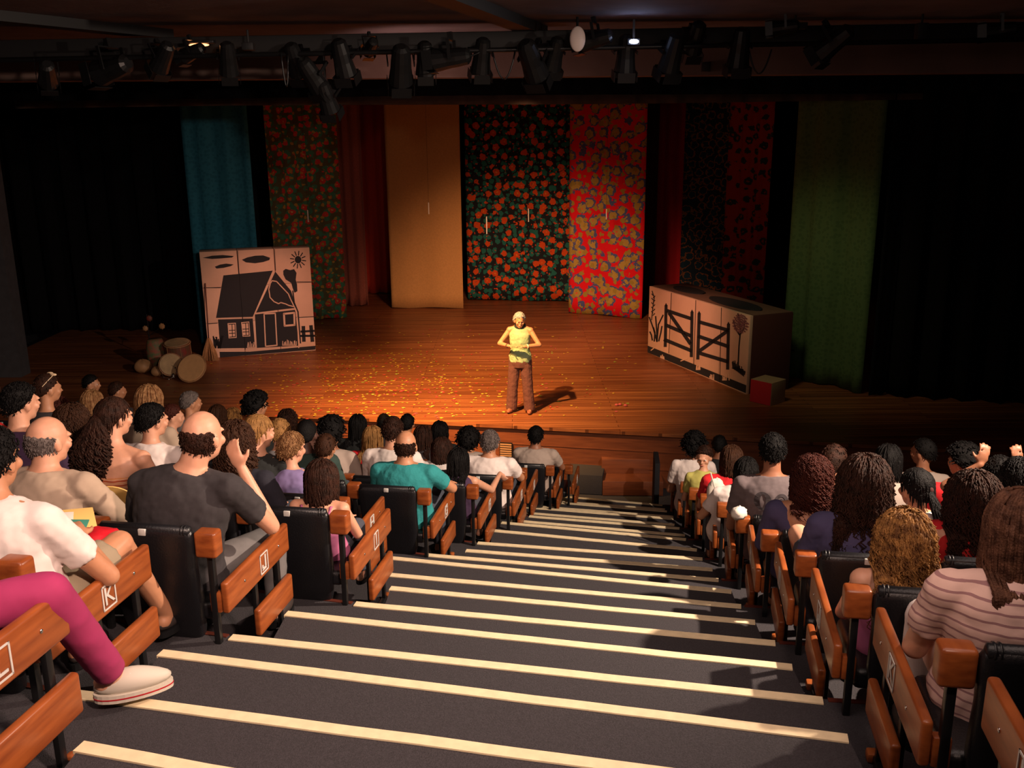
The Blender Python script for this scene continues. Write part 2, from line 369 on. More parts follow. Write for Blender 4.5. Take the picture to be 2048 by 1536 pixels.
floral('cl_redgreen', (.10, .10, .05), [(.5, (.06, .2, .12), 1, 0), (.36, (.55, .05, .035), 1, .05), (.12, (.6, .3, .12), 1, .05), (.25, (.4, .25, .05), 1.3, .4)], 5.2, .45)
floral('cl_navy', (.014, .018, .022), [(.42, (.02, .13, .11), 1.5, .31), (.35, (.55, .07, .014), .95, 0), (.09, (.6, .2, .03), .95, 0), (.2, (.38, .05, .02), 2.0, .6)], 4.3, .45)
floral('cl_red', (.6, .010, .018), [(.48, (.07, .09, .22), .8, .02), (.35, (.35, .24, .06), .8, .04), (.1, (.55, .1, .04), .8, .04), (.31, (.28, .2, .04), 1.2, .5)], 4.4, .6)
floral('cl_leopard', (.015, .03, .05), [(.5, (.22, .09, .035), 1, 0), (.4, (.015, .04, .07), 1, 0)], 4.6, .6)
floral('cl_darkred', (.32, .035, .02), [(.36, (.03, .045, .045), 1, 0), (.14, (.3, .05, .02), 1, 0)], 4.2, .5)
mat('cl_mauve', (.30, .085, .06), .9, var=.2, vscale=30); mat('cl_orange', (.45, .03, .012), .9, var=.15, vscale=30)
mat('cl_yellow', (.50, .27, .095), .9, var=.12, vscale=30); mat('cl_crimson', (.42, .006, .014), .9, var=.15, vscale=30)
mat('cl_maroon', (.05, .008, .006), .9)
ZT = ZC+1.7
def base(px, py): return U(px, py, SZ)
def cl(x0, y0, x1, y1, m, label, z0=SZ+.02, **k):
    a = base(x0, y0); b = base(x1, y1); return cloth('hanging_cloth', a, b, z0, ZT, m, label, **k)
cl(404, 690, 530, 690, 'cl_blue', 'plain blue hanging cloth behind the painted house panel', amp=.04, flare=.0)
cl(556, 652, 630, 640, 'cl_redgreen', 'dim red and green flowered cloth hanging nearest the blue one', amp=.04)
cl(628, 640, 694, 636, 'cl_redgreen', 'bright red and green flowered cloth right of the house panel', amp=.03)
cl(682, 612, 738, 612, 'cl_mauve', 'narrow dusky mauve hanging cloth left of the orange red one', amp=.05)
cl(732, 587, 800, 587, 'cl_orange', 'orange red hanging cloth set back beside the yellow one', amp=.05)
cl(784, 617, 927, 617, 'cl_yellow', 'wide pale yellow hanging cloth left of centre stage', amp=.02, waves=1)
cl(936, 600, 1150, 604, 'cl_navy', 'black cloth printed with orange flowers hanging behind the performer', amp=.015, waves=2)
cl(1137, 626, 1284, 638, 'cl_red', 'bright red cloth printed with large yellow and blue flowers', amp=.03, waves=1)
cl(1278, 605, 1308, 605, 'cl_maroon', 'narrow dark maroon strip of cloth right of the flowered red one', amp=.02)
cl(1300, 592, 1366, 592, 'cl_crimson', 'plain crimson hanging cloth behind the left end of the box wall', amp=.04)
cl(1358, 600, 1450, 606, 'cl_leopard', 'dark blue cloth with brown blotches hanging above the box wall', amp=.03)
cl(1444, 612, 1528, 625, 'cl_darkred', 'rust red cloth with dark flowers right of the blotched one', amp=.06, waves=3)
cl(1561, 752, 1724, 787, 'cl_green', 'wide green cloth hanging at the far right of the stage', amp=.05, waves=2)
cloth('black_drape', (-11, 21.2), (-5.7, 21.2), SZ+.01, ZT, 'black_cloth', 'wide black masking drape at the left side of the stage', amp=.08, waves=10)
cloth('black_drape', (5.95, 15.3), (10.1, 14.2), SZ+.01, ZT, 'black_cloth', 'wide black masking drape at the right side of the stage', amp=.08, waves=9)
cloth('black_drape', (-6.5, 27.4), (7.6, 27.4), SZ+.01, ZT, 'black_cloth', 'black backcloth behind the row of coloured hanging cloths', amp=.08, waves=24)
a = UY(0, 150, 13.9); 
cloth('black_border', (-9.5, 13.9), (10.0, 13.9), UY(1024, 192, 13.9).z, ZC+2.1, 'black_cloth', 'black border curtain hanging across the top of the stage', amp=.03, waves=30)
cloth('brown_border', (-7.6, 15.2), (7.6, 15.2), UY(1024, 208, 15.2).z, ZC+2.0, 'border', 'narrow dusky brown border cloth showing below the black one', amp=.015, waves=20)
# small hanging tags in front of the cloths
for px, py, h, Y, lb in ((973, 433, .38, 21, 'short white hanging stick in front of the orange flowered cloth, left one'), (1057, 417, .3, 22, 'thin white hanging stick in front of the orange flowered cloth, right one'), (857, 405, .25, 21, 'thin pale hanging stick in front of the yellow cloth'), (615, 420, .25, 20, 'thin pale hanging stick in front of the dim flowered cloth'), (1213, 418, .22, 21, 'thin pale hanging stick in front of the bright red flowered cloth')):
    p = UY(px, py, Y); e = empty('hanging_stick', p); tag(e, lb, 'stick'); R = Matrix.Identity(3)
    MB().loft([(0, 0, 0), (0, 0, -h)], [.012, .012], n=8).build('stick', 'silver', e)
    MB().loft([(0, 0, 0), (0, 0, ZC+2.14-p.z)], [.0025, .0025], n=5).build('thread', 'black_paint', e)
#PART2
# ------------------------------------------------------------------ theatre seats
OL = {21: (-1.48, 1.92), 19: (-1.62, 2.90), 17: (-1.28, 3.80), 15: (-.88, 4.71), 13: (-1.05, 5.66), 11: (-.61, 6.57), 9: (-.29, 7.42), 7: (.0, 8.40), 5: (.15, 9.45), 3: (.48, 10.35), 1: (.75, 11.2)}
OR = {23: (1.0, .47), 21: (1.07, 1.41), 19: (1.16, 2.32), 17: (1.24, 3.24), 15: (1.35, 4.18), 13: (1.44, 5.1), 11: (1.52, 6.03), 9: (1.61, 7.0), 7: (1.67, 7.93), 5: (1.75, 8.85), 3: (1.84, 9.8), 1: (1.92, 10.7)}
ROWLET = dict(zip(range(21, 0, -2), 'LKJIHGFEDCB'))
SW = .56
def make_seat(s):
    t = empty('theatre_seat')
    X = lambda a: s*a
    MB().box((X(.05), .01, .79), (.10, .075, .12)).build('corner_block', 'seat_wood', t, bevel=.014, seg=3)
    # backrest: padded, tapering, with a rolled top edge
    mb = MB(); cs = []; rs = []
    for z, w_, y, th in ((.2, .13, .10, .02), (.24, .16, .09, .035), (.34, .19, .065, .04), (.5, .212, .03, .042), (.68, .216, .0, .04), (.79, .224, -.01, .036), (.83, .224, -.015, .034), (.855, .212, -.018, .026), (.865, .20, -.018, .008)):
        cs.append((X(.325), y, z)); rs.append((w_, th))
    n = 20; v = []
    for c, r in zip(cs, rs):
        for k in range(n):
            a = 2*PI*k/n; cx = math.copysign(abs(math.cos(a))**.28, math.cos(a)); cy = math.copysign(abs(math.sin(a))**.6, math.sin(a))
            v.append((c[0]+cx*r[0], c[1]+cy*r[1], c[2]))
    m = len(cs); mb.add(v, [(i*n+k, i*n+(k+1) % n, (i+1)*n+(k+1) % n, (i+1)*n+k) for i in range(m-1) for k in range(n)]+[tuple(range(n))[::-1], tuple((m-1)*n+k for k in range(n))])
    br = mb.build('backrest', 'leather', t, smooth=True)
    mb = MB(); mb.loft([(X(.112), -.018, .85), (X(.118), -.018, .85), (X(.53), -.018, .85), (X(.538), -.018, .85)], [.012, .024, .024, .012], (0, 1, 0), 12)
    for q in (.13, .145): mb.loft([(X(q), -.018, .85), (X(q+.006), -.018, .85)], [.028, .028], (0, 1, 0), 12)
    mb.build('top_roll', 'leather', br, smooth=True)
    MB().box((X(.325), -.045, .845), (.035, .012, .03)).build('number_tab', 'silver', br, bevel=.003)
    mb = MB(); mb.box((X(.30), .27, .43), (.46, .44, .09)); mb.build('seat', 'leather', t, bevel=.03, seg=3)
    # aisle-side arm: two wooden boards, end block, black posts
    ab = MB().box((X(.0), .35, .525), (.034, .68, .15)).build('arm_board', 'seat_wood', t, bevel=.012, seg=3)
    MB().box((X(.045), .03, .5), (.055, .04, .10)).build('end_block', 'seat_wood', ab, bevel=.01)
    for q, z in ((.18, .53), (.56, .53)): 
        MB().ell((X(-.018), q, z), (.003, .007, .007)).build('screw', 'chrome', ab, smooth=True)
    MB().box((X(.0), .50, .245), (.034, .4, .14)).build('lower_board', 'seat_wood', t, bevel=.012, seg=3)
    MB().box((X(.05), .02, .37), (.028, .03, .74)).build('rear_post', 'metal_black', t, bevel=.004)
    mb = MB(); mb.box((X(.028), .36, .33), (.022, .03, .36)); mb.box((X(.028), .62, .25), (.022, .03, .5)); mb.box((X(.028), .49, .02), (.03, .36, .03)); mb.build('leg_frame', 'metal_black', t, bevel=.004)
    MB().box((X(.02), .66, .02), (.05, .05, .04)).build('foot', 'seat_wood', t, bevel=.01)
    return t
SEATS = {-1: make_seat(-1), 1: make_seat(1)}
TABLE = {}
for o in bpy.data.objects:
    if o.parent: TABLE.setdefault(o.parent.name, []).append(o)
used = {-1: False, 1: False}
def row_letter(seat, s, ch):
    mb = MB()
    e = .0025; x = s*(-.0195)
    for (y, z, dy, dz) in ((.345, .525, .006, .1), (.425, .525, .006, .1), (.385, .478, .086, .006), (.385, .572, .086, .006)): mb.box((x, y, z), (e, dy, dz))
    pl = mb.build('row_plate', 'silver', seat)
    if ch == 'J':
        mb = MB(); m_ = -1 if s > 0 else 1
        for dy, z, a, b in ((.014, .53, .012, .062), (-.002, .496, .044, .012), (-.018, .506, .012, .022)): mb.box((x, .385+m_*dy, z), (e, a, b))
        mb.build('row_letter', 'silver', pl); return
    tm = text_mesh(ch, .105, 'silver', 'row_letter', pl, .0012)
    tm.rotation_euler = (PI/2, 0, PI/2 if s < 0 else -PI/2); tm.location = (x, .385, .525)
for side, OO, th in ((-1, OL, RL), (1, OR, RR)):
    for k, (ox, oy) in OO.items():
        z = lev(k)
        for i in range(14):
            d = rot2(th)*(side*SW*i); p = Vector((ox+d.x, oy+d.y, z))
            if abs(p.x) > 9: break
            if k == 23 and i > 0: break
            qs = [proj((p.x+side*a, p.y+b, p.z+c)) for a in (0, .5) for b in (0, .6) for c in (.1, .85)]
            if not any(-30 < q[0] < 2078 and 0 < q[1] < 1560 for q in qs): continue
            if used[side]: o = copy_tree(SEATS[side], TABLE)
            else: o = SEATS[side]; used[side] = True
            o.location = p; o.rotation_euler = (0, 0, -FC)
            sn = 'left' if side < 0 else 'right'
            if i == 0:
                let = ROWLET.get(k)
                if let: row_letter(o, side, let)
                tag(o, ('black padded seat with wooden arms at the aisle end of row %s, %s side' % (let, sn)) if let else 'aisle end seat at the bottom right corner of the photo, nearest the viewer', 'seat', 'aisle end seats, %s block' % sn)
            else:
                tag(o, 'black padded theatre seat with wooden arms in the %s block, away from the aisle' % sn, 'seat', 'inner seats, %s block' % sn)

# ------------------------------------------------------------------ people
SK = {'fair': (.66, .33, .21), 'tan': (.52, .24, .13), 'brown': (.34, .14, .075), 'dark': (.085, .035, .025)}
for n_, c_ in SK.items():
    m_ = mat('skin_'+n_, c_, .5, var=.08, vscale=25); b_ = m_.node_tree.nodes['Principled BSDF']; b_.inputs['Subsurface Weight'].default_value = .12; b_.inputs['Subsurface Radius'].default_value = (.02, .008, .004)
HC = {'black': (.006, .005, .005), 'dkbrown': (.018, .008, .005), 'brown': (.05, .02, .010), 'ltbrown': (.16, .068, .026), 'blond': (.36, .18, .06), 'grey': (.16, .13, .12), 'white': (.5, .47, .46), 'reddish': (.06, .014, .009), 'streak': (.13, .055, .02), 'chestnut': (.055, .022, .013)}
HC2 = {'chestnut': (.16, .07, .04), 'streak': (.42, .2, .06), 'ltbrown': (.3, .16, .07), 'dkbrown': (.04, .015, .009)}
for n_, c_ in HC.items(): mat('hair_'+n_, c_, .55, spec=.14, bump=.6, bscale=160, col2=HC2.get(n_), var=.4, vscale=30)
def sst(a, b, x): t = max(0, min(1, (x-a)/(b-a))); return t*t*(3-2*t)
SKR = Vector((.079, .098, .1)); SKC = Vector((0, -.008, .022))
def head_parts(mb, T, face=True):
    """T: matrix head frame -> person frame"""
    R = T.to_3x3(); P = lambda *a: T @ Vector(a)
    s = R.col[0].length
    def el(c, r, n=14): mb.ell(P(*c), r, R, n, 9)
    el(SKC, SKR, 20); el((0, .018, -.045), (.06, .07, .072), 16); el((0, .052, -.088), (.032, .03, .026)); el((0, -.03, -.03), (.062, .06, .065))
    el((0, .094, .012), (.045, .014, .014)); mb.cap(P(0, .088, .01), P(0, .112, -.03), .008*s, .012*s, 8); el((0, .1, -.032), (.017, .012, .009))
    el((0, .088, -.058), (.024, .012, .007)); el((0, .086, -.069), (.02, .011, .008))
    for q in (-1, 1):
        el((q*.080, -.005, -.012), (.011, .02, .032)); el((q*.042, .066, -.028), (.024, .022, .024))
def hair_mask(d, style):
    z = d.z; y = d.y
    zt = -.12+.72*y if y > 0 else -.12+.62*y
    m = sst(zt-.07, zt+.07, z)
    if style == 'bald':
        w_ = .16*noise.noise(d*7); m = sst(-.95, -.8, z-.4*max(0, y))*(1-sst(-.08+w_, .22+w_, z+.25*y))*(1-sst(.02, .18, y+w_*.4))
    elif style == 'thin': m *= .45+.55*(1-sst(.5, .8, z-.2*(y < 0)))
    return m
def hair_cap(T, style, th, bump, col, parent, fine, name='hair', seed=0):
    R = T.to_3x3(); mb = MB(); nu, nv = (44, 30) if fine else (26, 18)
    def fn(d):
        m = hair_mask(d, style); k = .93+m*(.07+th/.09)
        if bump and m > .3: k += bump*(noise.noise((d*4+Vector((seed, 0, 0))))*.6+noise.noise((d*11+Vector((0, seed, 0))))*.5)*m
        if d.z < 0 and d.y < .1 and style in ('bald', 'short'): k += .16*min(1, -d.z*1.3)*min(1, .1-d.y+.2)
        if style not in ('bald', 'thin'): k += m*.02*max(0, -d.y)
        return k
    mb.ell(T @ SKC, SKR, R, nu, nv, fn); return mb.build(name, 'hair_'+col, parent, smooth=True)
def locks(T, n, L, col, parent, rad=.006, wig=.0, vol=.012, wl=.07, rng=None, shoulder=.8, back_only=False, name='locks', seed=1, steps=16, gather=None, jit=.012, style='s'):
    """hair strands: start on the scalp, follow the skull down, hang free; gather = point through which a ponytail passes"""
    r = random.Random(seed); mb = MB(); R = T.to_3x3(); Ri = R.inverted(); cnt = 0
    R3 = R.copy(); sc_ = R3.col[0].length; dn = (Ri @ Vector((0, 0, -1))).normalized()
    while cnt < n:
        d = Vector((r.uniform(-1, 1), r.uniform(-1, .75), r.uniform(-.6, 1)))
        if d.length > 1 or d.length < .2: continue
        d.normalize()
        if hair_mask(d, style) < r.uniform(.3, .9): continue
        cnt += 1
        E = SKR+Vector((vol,)*3)*(1+.3*r.random())
        if L < .1 and d.z < 0 and d.y < .1: E = E*(1+.15*min(1, -d.z*1.3)*min(1, .3-d.y))
        p = SKC+Vector((d.x*E.x, d.y*E.y, d.z*E.z)); pts = [p.copy()]
        Lh = L*r.uniform(.8, 1.08); st = (Lh+(.12*max(0, d.z+.2) if L > .1 else 0))/steps; ph = r.random()*6.28; out = Vector((r.uniform(-1, 1), r.uniform(-1, .4), 0))*jit
        for i in range(steps):
            p = p+(dn+out*(2.5)+Vector((0, -.12, 0))).normalized()*st
            q = p-SKC; e = math.sqrt((q.x/E.x)**2+(q.y/E.y)**2+(q.z/E.z)**2)
            if e < 1: p = SKC+q/e
            w_ = T @ p
            # keep strands off neck and back
            if w_.z < shoulder+.06 and w_.y > -.15+.5*max(0, (w_.z-shoulder+.06)): 
                if abs(w_.x-T.translation.x) < .3 and w_.y < .12: w_ = Vector((w_.x, min(w_.y, -.15), w_.z)); p = T.inverted() @ w_
            pts.append(p.copy())
        W = []
        for i, q in enumerate(pts):
            t = i/len(pts); a = wig*min(1, t*2.2); l_ = i*st/wl*6.28
            W.append(T @ (q+Vector((math.cos(l_+ph)*a, math.sin(l_+ph)*a*.8, 0))))
        rr = [rad*sc_*(1-.0*i)*(1-.75*(i/len(W))**2) for i in range(len(W))]
        mb.loft(W, rr, (1, .2, 0), 4)
    return mb.build(name, 'hair_'+col, parent, smooth=True)
def tail(P0, P1, n, col, parent, rad=.05, lr=.006, wig=.01, name='ponytail', seed=2, steps=14, sway=(0, -.03, 0), fluff=1.0, wl=.05):
    r = random.Random(seed); mb = MB(); P0 = Vector(P0); P1 = Vector(P1)
    for _ in range(n):
        a = r.random()*6.28; q = math.sqrt(r.random())*rad; ph = r.random()*6.28; e = r.uniform(.75, 1.05); pts = []
        for i in range(steps+1):
            t = i/steps*e; w_ = math.sin(min(1, t*1.6)*PI*.5)*(1 if t < .6 else 1-.5*(t-.6)/.45); s_ = q*(.25+fluff*w_*.9)
            b = P0.lerp(P1, t)+Vector(sway)*math.sin(t*PI)
            l_ = t*(P1-P0).length/wl*6.28+ph
            pts.append(b+Vector((math.cos(a)*s_+math.cos(l_)*wig*w_, math.sin(a)*s_*.8+math.sin(l_)*wig*w_, math.sin(l_*.7)*wig*.5)))
        mb.loft(pts, [lr*(1-.6*(i/steps)**2) for i in range(steps+1)], (1, .2, 0), 4)
    return mb.build(name, 'hair_'+col, parent, smooth=True)
def hand_parts(mb, wrist, d, up, s=1, curl=.5, side=1, spread=.25, fr=.0085):
    """d: direction of the hand, up: back-of-hand normal; side=+1 thumb towards up x d"""
    d = Vector(d).normalized(); up = Vector(up); up = (up-d*up.dot(d)).normalized(); x = d.cross(up)*side; W = Vector(wrist)
    mb.ell(W+d*.045*s, (.04*s, .05*s, .016*s), Matrix((x, d, up)).transposed(), 12, 8)
    for i, (o, L) in enumerate(((-.030, .066), (-.010, .076), (.010, .071), (.029, .056))):
        b = W+x*o*s+d*.082*s; dd = (d+x*o*spread*8).normalized(); pts = [b-dd*.015*s]; p = b; an = 0
        for j, f in enumerate((.45, .33, .22)):
            pts.append(p.copy()); an += curl*(.6 if j == 0 else .8); v = (dd*math.cos(an)-up*math.sin(an)); p = p+v*L*s*f
        pts.append(p); mb.loft([pts[0]]+pts[1:]+[p+v*.006*s], [fr*s, fr*s*1.05, fr*s, fr*s*.92, fr*s*.82, fr*s*.35], x, 8)
    b = W-x*.03*s+d*.03*s; dd = (d*.6-x*.75-up*.25*(.5+curl)).normalized(); d2 = (dd+d*.5-up*.4*curl).normalized()
    mb.loft([b, b+dd*.03*s, b+dd*.03*s+d2*.028*s, b+dd*.03*s+d2*.034*s], [.011*s, .0105*s, .009*s, .004*s], up, 8)
PEOPLE = []
def person(label, side, k, px, py, s=1, hair=('short', 'black'), skin='fair', shirt=('tee', 'white'), pants='denim', yaw=0, pitch=0, roll=0,
           near=0, dx=0, dz=0, arms=None, legs=None, wd=1.0, group=None, fwd=.26, torso_yaw=0, hat=None, wl=None, toe=0):
    OO = OL if side < 0 else OR; ox, oy = OO[max(k, 1)]; th = RL if side < 0 else RR
    if k < 1: oy += .95; ox += .1
    fw = Vector((math.sin(FC), math.cos(FC), 0)); n = Vector((math.sin(th), math.cos(th), 0)); O = Vector((ox, oy, 0))+fw*fwd
    d = ray(px, py); o_ = Vector((0, 0, ZC)); t = (n.dot(O-o_))/n.dot(d); H = o_+d*t
    rz = -FC+torso_yaw; lz = lev(k) if k > 0 else 0.15
    hh = H.z-lz; PEOPLE.append((label[:28], k, round(hh, 2), round(H.x, 2), round(s, 2)))
    fwv = Vector((-math.sin(rz), math.cos(rz))); base_ = Vector((H.x, H.y))-fwv*.02; sd = Vector((math.cos(rz), math.sin(rz)))
    base_ -= sd*dx
    e = empty('person', (base_.x, base_.y, lz), rz); tag(e, label, 'person', group or ('audience in the left block' if side < 0 else 'audience in the right block'))
    T_ = hh-.50; hx = dx
    f = lambda q, y=0: Vector((hx*min(1, max(0, q))**1.3, y-.05*math.sin(min(1, max(q, 0))*PI), .50+T_*q))
    ws = s*wd
    def torso(mb, inf=0, f0=-.12, f1=.95, neck=True):
        tab = [(-.14, .12, .09), (-.08, .165, .125), (0, .18, .135), (.2, .155, .12), (.4, .165, .12), (.55, .178, .118), (.64, .178, .108), (.70, .16, .092), (.745, .115, .075), (.785, .072, .062), (.83, .054, .055), (.95, .049, .055)]
        cs = []; rs = []
        for q, a, b in tab:
            if q < f0-.001 or q > f1+.001: continue
            cs.append(f(q, .02 if q < 0 else .0)); rs.append((a*ws+inf, b*ws+inf))
        mb.loft(cs, rs, (1, 0, 0), 20)
    shz = .675
    SH = {q: f(shz)+Vector((q*.18*ws, 0, 0)) for q in (-1, 1)}
    A_ = {q: (Vector((q*.25*s, .06, .50+T_*.2)), Vector((q*.10*s, .30*s+.02, .60)), None) for q in (-1, 1)}
    if arms:
        for q, v in arms.items(): A_[q] = tuple(Vector(u) if u is not None else None for u in v)+((None,) if len(v) < 3 else ())
    Lg = {q: (Vector((q*.10*s, .0, .52)), Vector((q*.13*s, .42*s, .53)), Vector((q*.13*s, .44*s, .53-.44*s))) for q in (-1, 1)}
    if legs:
        for q, v in legs.items(): Lg[q] = (Lg[q][0], Vector(v[0]), Vector(v[1]))
    if wl:
        inv = Matrix.Rotation(-rz, 3, 'Z'); tl = lambda p: inv @ (Vector(p)-Vector((base_.x, base_.y, lz)))
        for key, pts_ in wl.items():
            q = 1 if key[1] == 'R' else -1
            if key[0] == 'L': Lg[q] = (Lg[q][0], tl(pts_[0]), tl(pts_[1]))
            else: A_[q] = (tl(pts_[0]), tl(pts_[1]), None)
    vox = .008 if near == 2 else (.010 if near else .014)
    mb = MB(); torso(mb)
    hc = Vector((hx, .02, hh)); T = Matrix.Translation(hc) @ Matrix.Rotation(yaw, 4, 'Z') @ Matrix.Rotation(roll, 4, 'Y') @ Matrix.Rotation(-pitch, 4, 'X') @ Matrix.Scale(.9+.1*s if s > .9 else .70+.28*s, 4)
    head_parts(mb, T)
    for q in (-1, 1):
        el, ha, hd = A_[q]
        mb.ell(SH[q], (.055*ws, .056*ws, .054*ws)); mb.cap(f(.76)+Vector((q*.03, 0, -.01)), SH[q], .045*ws, .05*ws); mb.cap(SH[q], el, .05*s, .04*s); mb.cap(el, ha, .041*s, .026*s)
        dd = (hd or (ha-el)).normalized(); up = Vector((0, 0, 1)) if abs(dd.z) < .8 else Vector((0, -1, 0))
        hand_parts(mb, ha, dd, up, s, .5, -q, fr=.0085 if near else .0095)
        a, kn, an = Lg[q]; mb.cap(a, kn, .08*s, .058*s); mb.cap(kn, an, .055*s, .036*s); td = Vector((math.sin(toe), math.cos(toe), 0)) if q > 0 else Vector((0, 1, 0)); mb.cap(an+Vector((0, 0, -.02))-td*.03, an+td*.14*s+Vector((0, 0, -.035)), .036*s, .028*s)
    body = mb.build('body', 'skin_'+skin, e); organic(body, vox, 3 if near == 2 else 1)
    # eyes
    if abs(yaw) > 1.2:
        for q in (-1, 1):
            ey = MB().ell(T @ Vector((q*.031, .082, .0)), (.012, .01, .009), None, 10, 8).build('eye', 'eye_white', body, smooth=True)
            MB().ell(T @ Vector((q*.031, .091, .0)), (.006, .004, .006), None, 10, 8).build('iris', 'eye_dark', ey, smooth=True)
        MB().ell(T @ Vector((0, .101, -.063)), (.021, .005, .006), T.to_3x3()).build('lips', 'lip', body, smooth=True)
    # trousers and shoes
    def trousers(kind):
        mb = MB(); torso(mb, .010, -.14, .0); short = kind.startswith('short_'); m_ = kind.replace('short_', '')
        for q in (-1, 1):
            a, kn, an = Lg[q]
            mb.cap(a, kn, .092*s, .066*s) if not short else mb.cap(a, a.lerp(kn, .8), .095*s, .08*s, flat=True)
            if not short: mb.cap(kn, an.lerp(kn, .05), .065*s, .055*s, flat=True)
        organic(mb.build('shorts' if short else 'trousers', m_, e), .016, 2, .008, .06)
    if pants: trousers(pants)
    for q in (-1, 1):
        an = Lg[q][2]; ta = toe if q > 0 else 0; td = Vector((math.sin(ta), math.cos(ta), 0)); Rt = Matrix.Rotation(-ta, 3, 'Z'); sm_ = 'shoe_pale' if 'pale' in (hat or '') else 'shoe_dark'
        sh_ = MB().ell(an+td*.06*s+Vector((0, 0, -.035*s)), (.046*s, .128*s, .05*s), Rt, 18, 12, lambda d: (1-.22*sst(-.1, .9, d.y)*max(0, d.z)) if d.z > -.5 else .9).build('shoe', sm_, e, smooth=True)
        if near:
            zb = an.z-.085*s; out = [(.05*s*math.cos(a)*(1-.12*math.sin(a)), .06*s+.13*s*math.sin(a)) for a in [i*PI/14 for i in range(28)]]
            MB().plate([Vector((an.x, an.y, zb))+Rt @ Vector((x_, y_, 0)) for x_, y_ in out], (0, 0, .03*s)).build('sole', 'shoe_pale' if sm_ == 'shoe_pale' else 'metal_black', sh_)
            if sm_ == 'shoe_pale':
                MB().plate([Vector((an.x, an.y, zb+.012))+Rt @ Vector((x_*1.02, (y_-.06*s)*1.01+.06*s, 0)) for x_, y_ in out], (0, 0, .005)).build('sole_stripe', 'cl_crimson', sh_)
                mb = MB()
                for i in range(4):
                    c_ = an+td*(.055+.022*i)*s+Vector((0, 0, .012-.012*i)); mb.cap(c_-Rt @ Vector((.022, 0, .008)), c_+Rt @ Vector((.022, 0, -.008)), .004, .004, 6)
                mb.build('laces', 'paper_white', sh_, smooth=True)
    # shirt
    kind, sm = shirt; mb = MB()
    if kind in ('tee', 'long', 'tank'):
        torso(mb, .018, -.08, .79)
        for q in (-1, 1):
            el, ha, _ = A_[q]
            if kind != 'tank':
                mb.ell(SH[q]+Vector((-q*.008, 0, 0)), (.062*ws, .064*ws, .06*ws)); mb.cap(f(.745)+Vector((q*.045, 0, -.015)), SH[q], .052*ws, .058*ws)
                mb.cap(SH[q], el if kind == 'long' else SH[q].lerp(el, .62), .066*s, .054*s if kind == 'long' else .062*s, flat=kind == 'tee')
                if kind == 'long': mb.cap(el, el.lerp(ha, .92), .054*s, .036*s, flat=True)
        organic(mb.build('shirt', sm, e), .010 if near else .016, 3, .018 if near else .010, .07 if near else .09)
    elif kind == 'strapless':
        torso(mb, .012, -.08, .55); organic(mb.build('top', sm, e), .012, 2, .014, .04)
    elif kind == 'straps':
        torso(mb, .012, -.08, .42)
        for q in (-1, 1): mb.loft([f(.42)+Vector((q*.07, -.10, 0)), f(.6)+Vector((q*.08, -.105*ws, 0)), f(.7)+Vector((q*.085, -.04, .02))], [.012, .012, .012], n=8)
        organic(mb.build('top', sm, e), .012, 2, .008, .05)
    elif kind == 'shawl':
        torso(mb, .014, -.08, .5)
        for q in (-1, 1):
            el = A_[q][0]; mb.cap(f(.45)+Vector((q*.08, -.06, 0)), SH[q]+Vector((-q*.02, -.01, 0)), .065, .062); mb.ell(SH[q], (.062*ws, .066*ws, .06*ws)); mb.cap(SH[q], el, .068*s, .06*s, flat=True)
        organic(mb.build('shirt', sm, e), .013, 2, .012, .07)
    # hair
    st, hc_ = hair[0], hair[1]; sd_ = int(px*7+py) % 97; fine = near > 0
    if st == 'bald': hair_cap(T, 'bald', .002, .02, hc_, body, True, seed=sd_); locks(T, 300, .012, hc_, body, .0028, .002, .004, .05, shoulder=-1, seed=sd_, steps=3, name='fringe', jit=.3, style='bald')
    elif st == 'thin': hair_cap(T, 'short', .004, .03, hc_, body, True, seed=sd_)
    elif st == 'buzz': hair_cap(T, 'short', .003, .015, hc_, body, fine, seed=sd_)
    elif st == 'short': hair_cap(T, 'short', .010, .05, hc_, body, fine, seed=sd_); locks(T, 520 if fine else 120, .018, hc_, body, .0035, .003, .011, .05, shoulder=-1, seed=sd_, steps=3, name='hair_tufts', jit=.5)
    elif st == 'bob': hair_cap(T, 'short', .02, .05, hc_, body, fine, seed=sd_); locks(T, 260 if fine else 120, .13, hc_, body, .008, .004, .018, .08, shoulder=-1, seed=sd_, steps=8)
    elif st == 'afro': hair_cap(T, 'short', .045, .16, hc_, body, True, seed=sd_); locks(T, 320 if fine else 150, .04, hc_, body, .008, .012, .040, .03, shoulder=-1, seed=sd_, steps=6, name='curls', jit=.9)
    elif st == 'curly':
        L = hair[2]; vol = hair[3] if len(hair) > 3 else .03
        hair_cap(T, 'short', vol, .14, hc_, body, True, seed=sd_); locks(T, 620 if near == 2 else (400 if near else 150), L, hc_, body, .0055, .014, vol+.004, .045, shoulder=f(.66).z, seed=sd_, steps=22 if near else 14, jit=.03*(L > .2)+.02)
    elif st == 'long':
        L = hair[2]; hair_cap(T, 'short', .014, .03, hc_, body, fine, seed=sd_); locks(T, 420 if near == 2 else (260 if near else 120), L, hc_, body, .0065, .004, .016, .2, shoulder=f(.66).z, seed=sd_, steps=16, jit=.02)
    elif st in ('pony', 'curlpony', 'bun'):
        hair_cap(T, 'short', .010, .025, hc_, body, fine, seed=sd_); locks(T, 200 if fine else 90, .05, hc_, body, .005, .002, .008, .2, shoulder=-1, seed=sd_, steps=6, name='hair_strands')
        P0 = T @ Vector((0, -.105, .03 if st != 'bun' else .0))
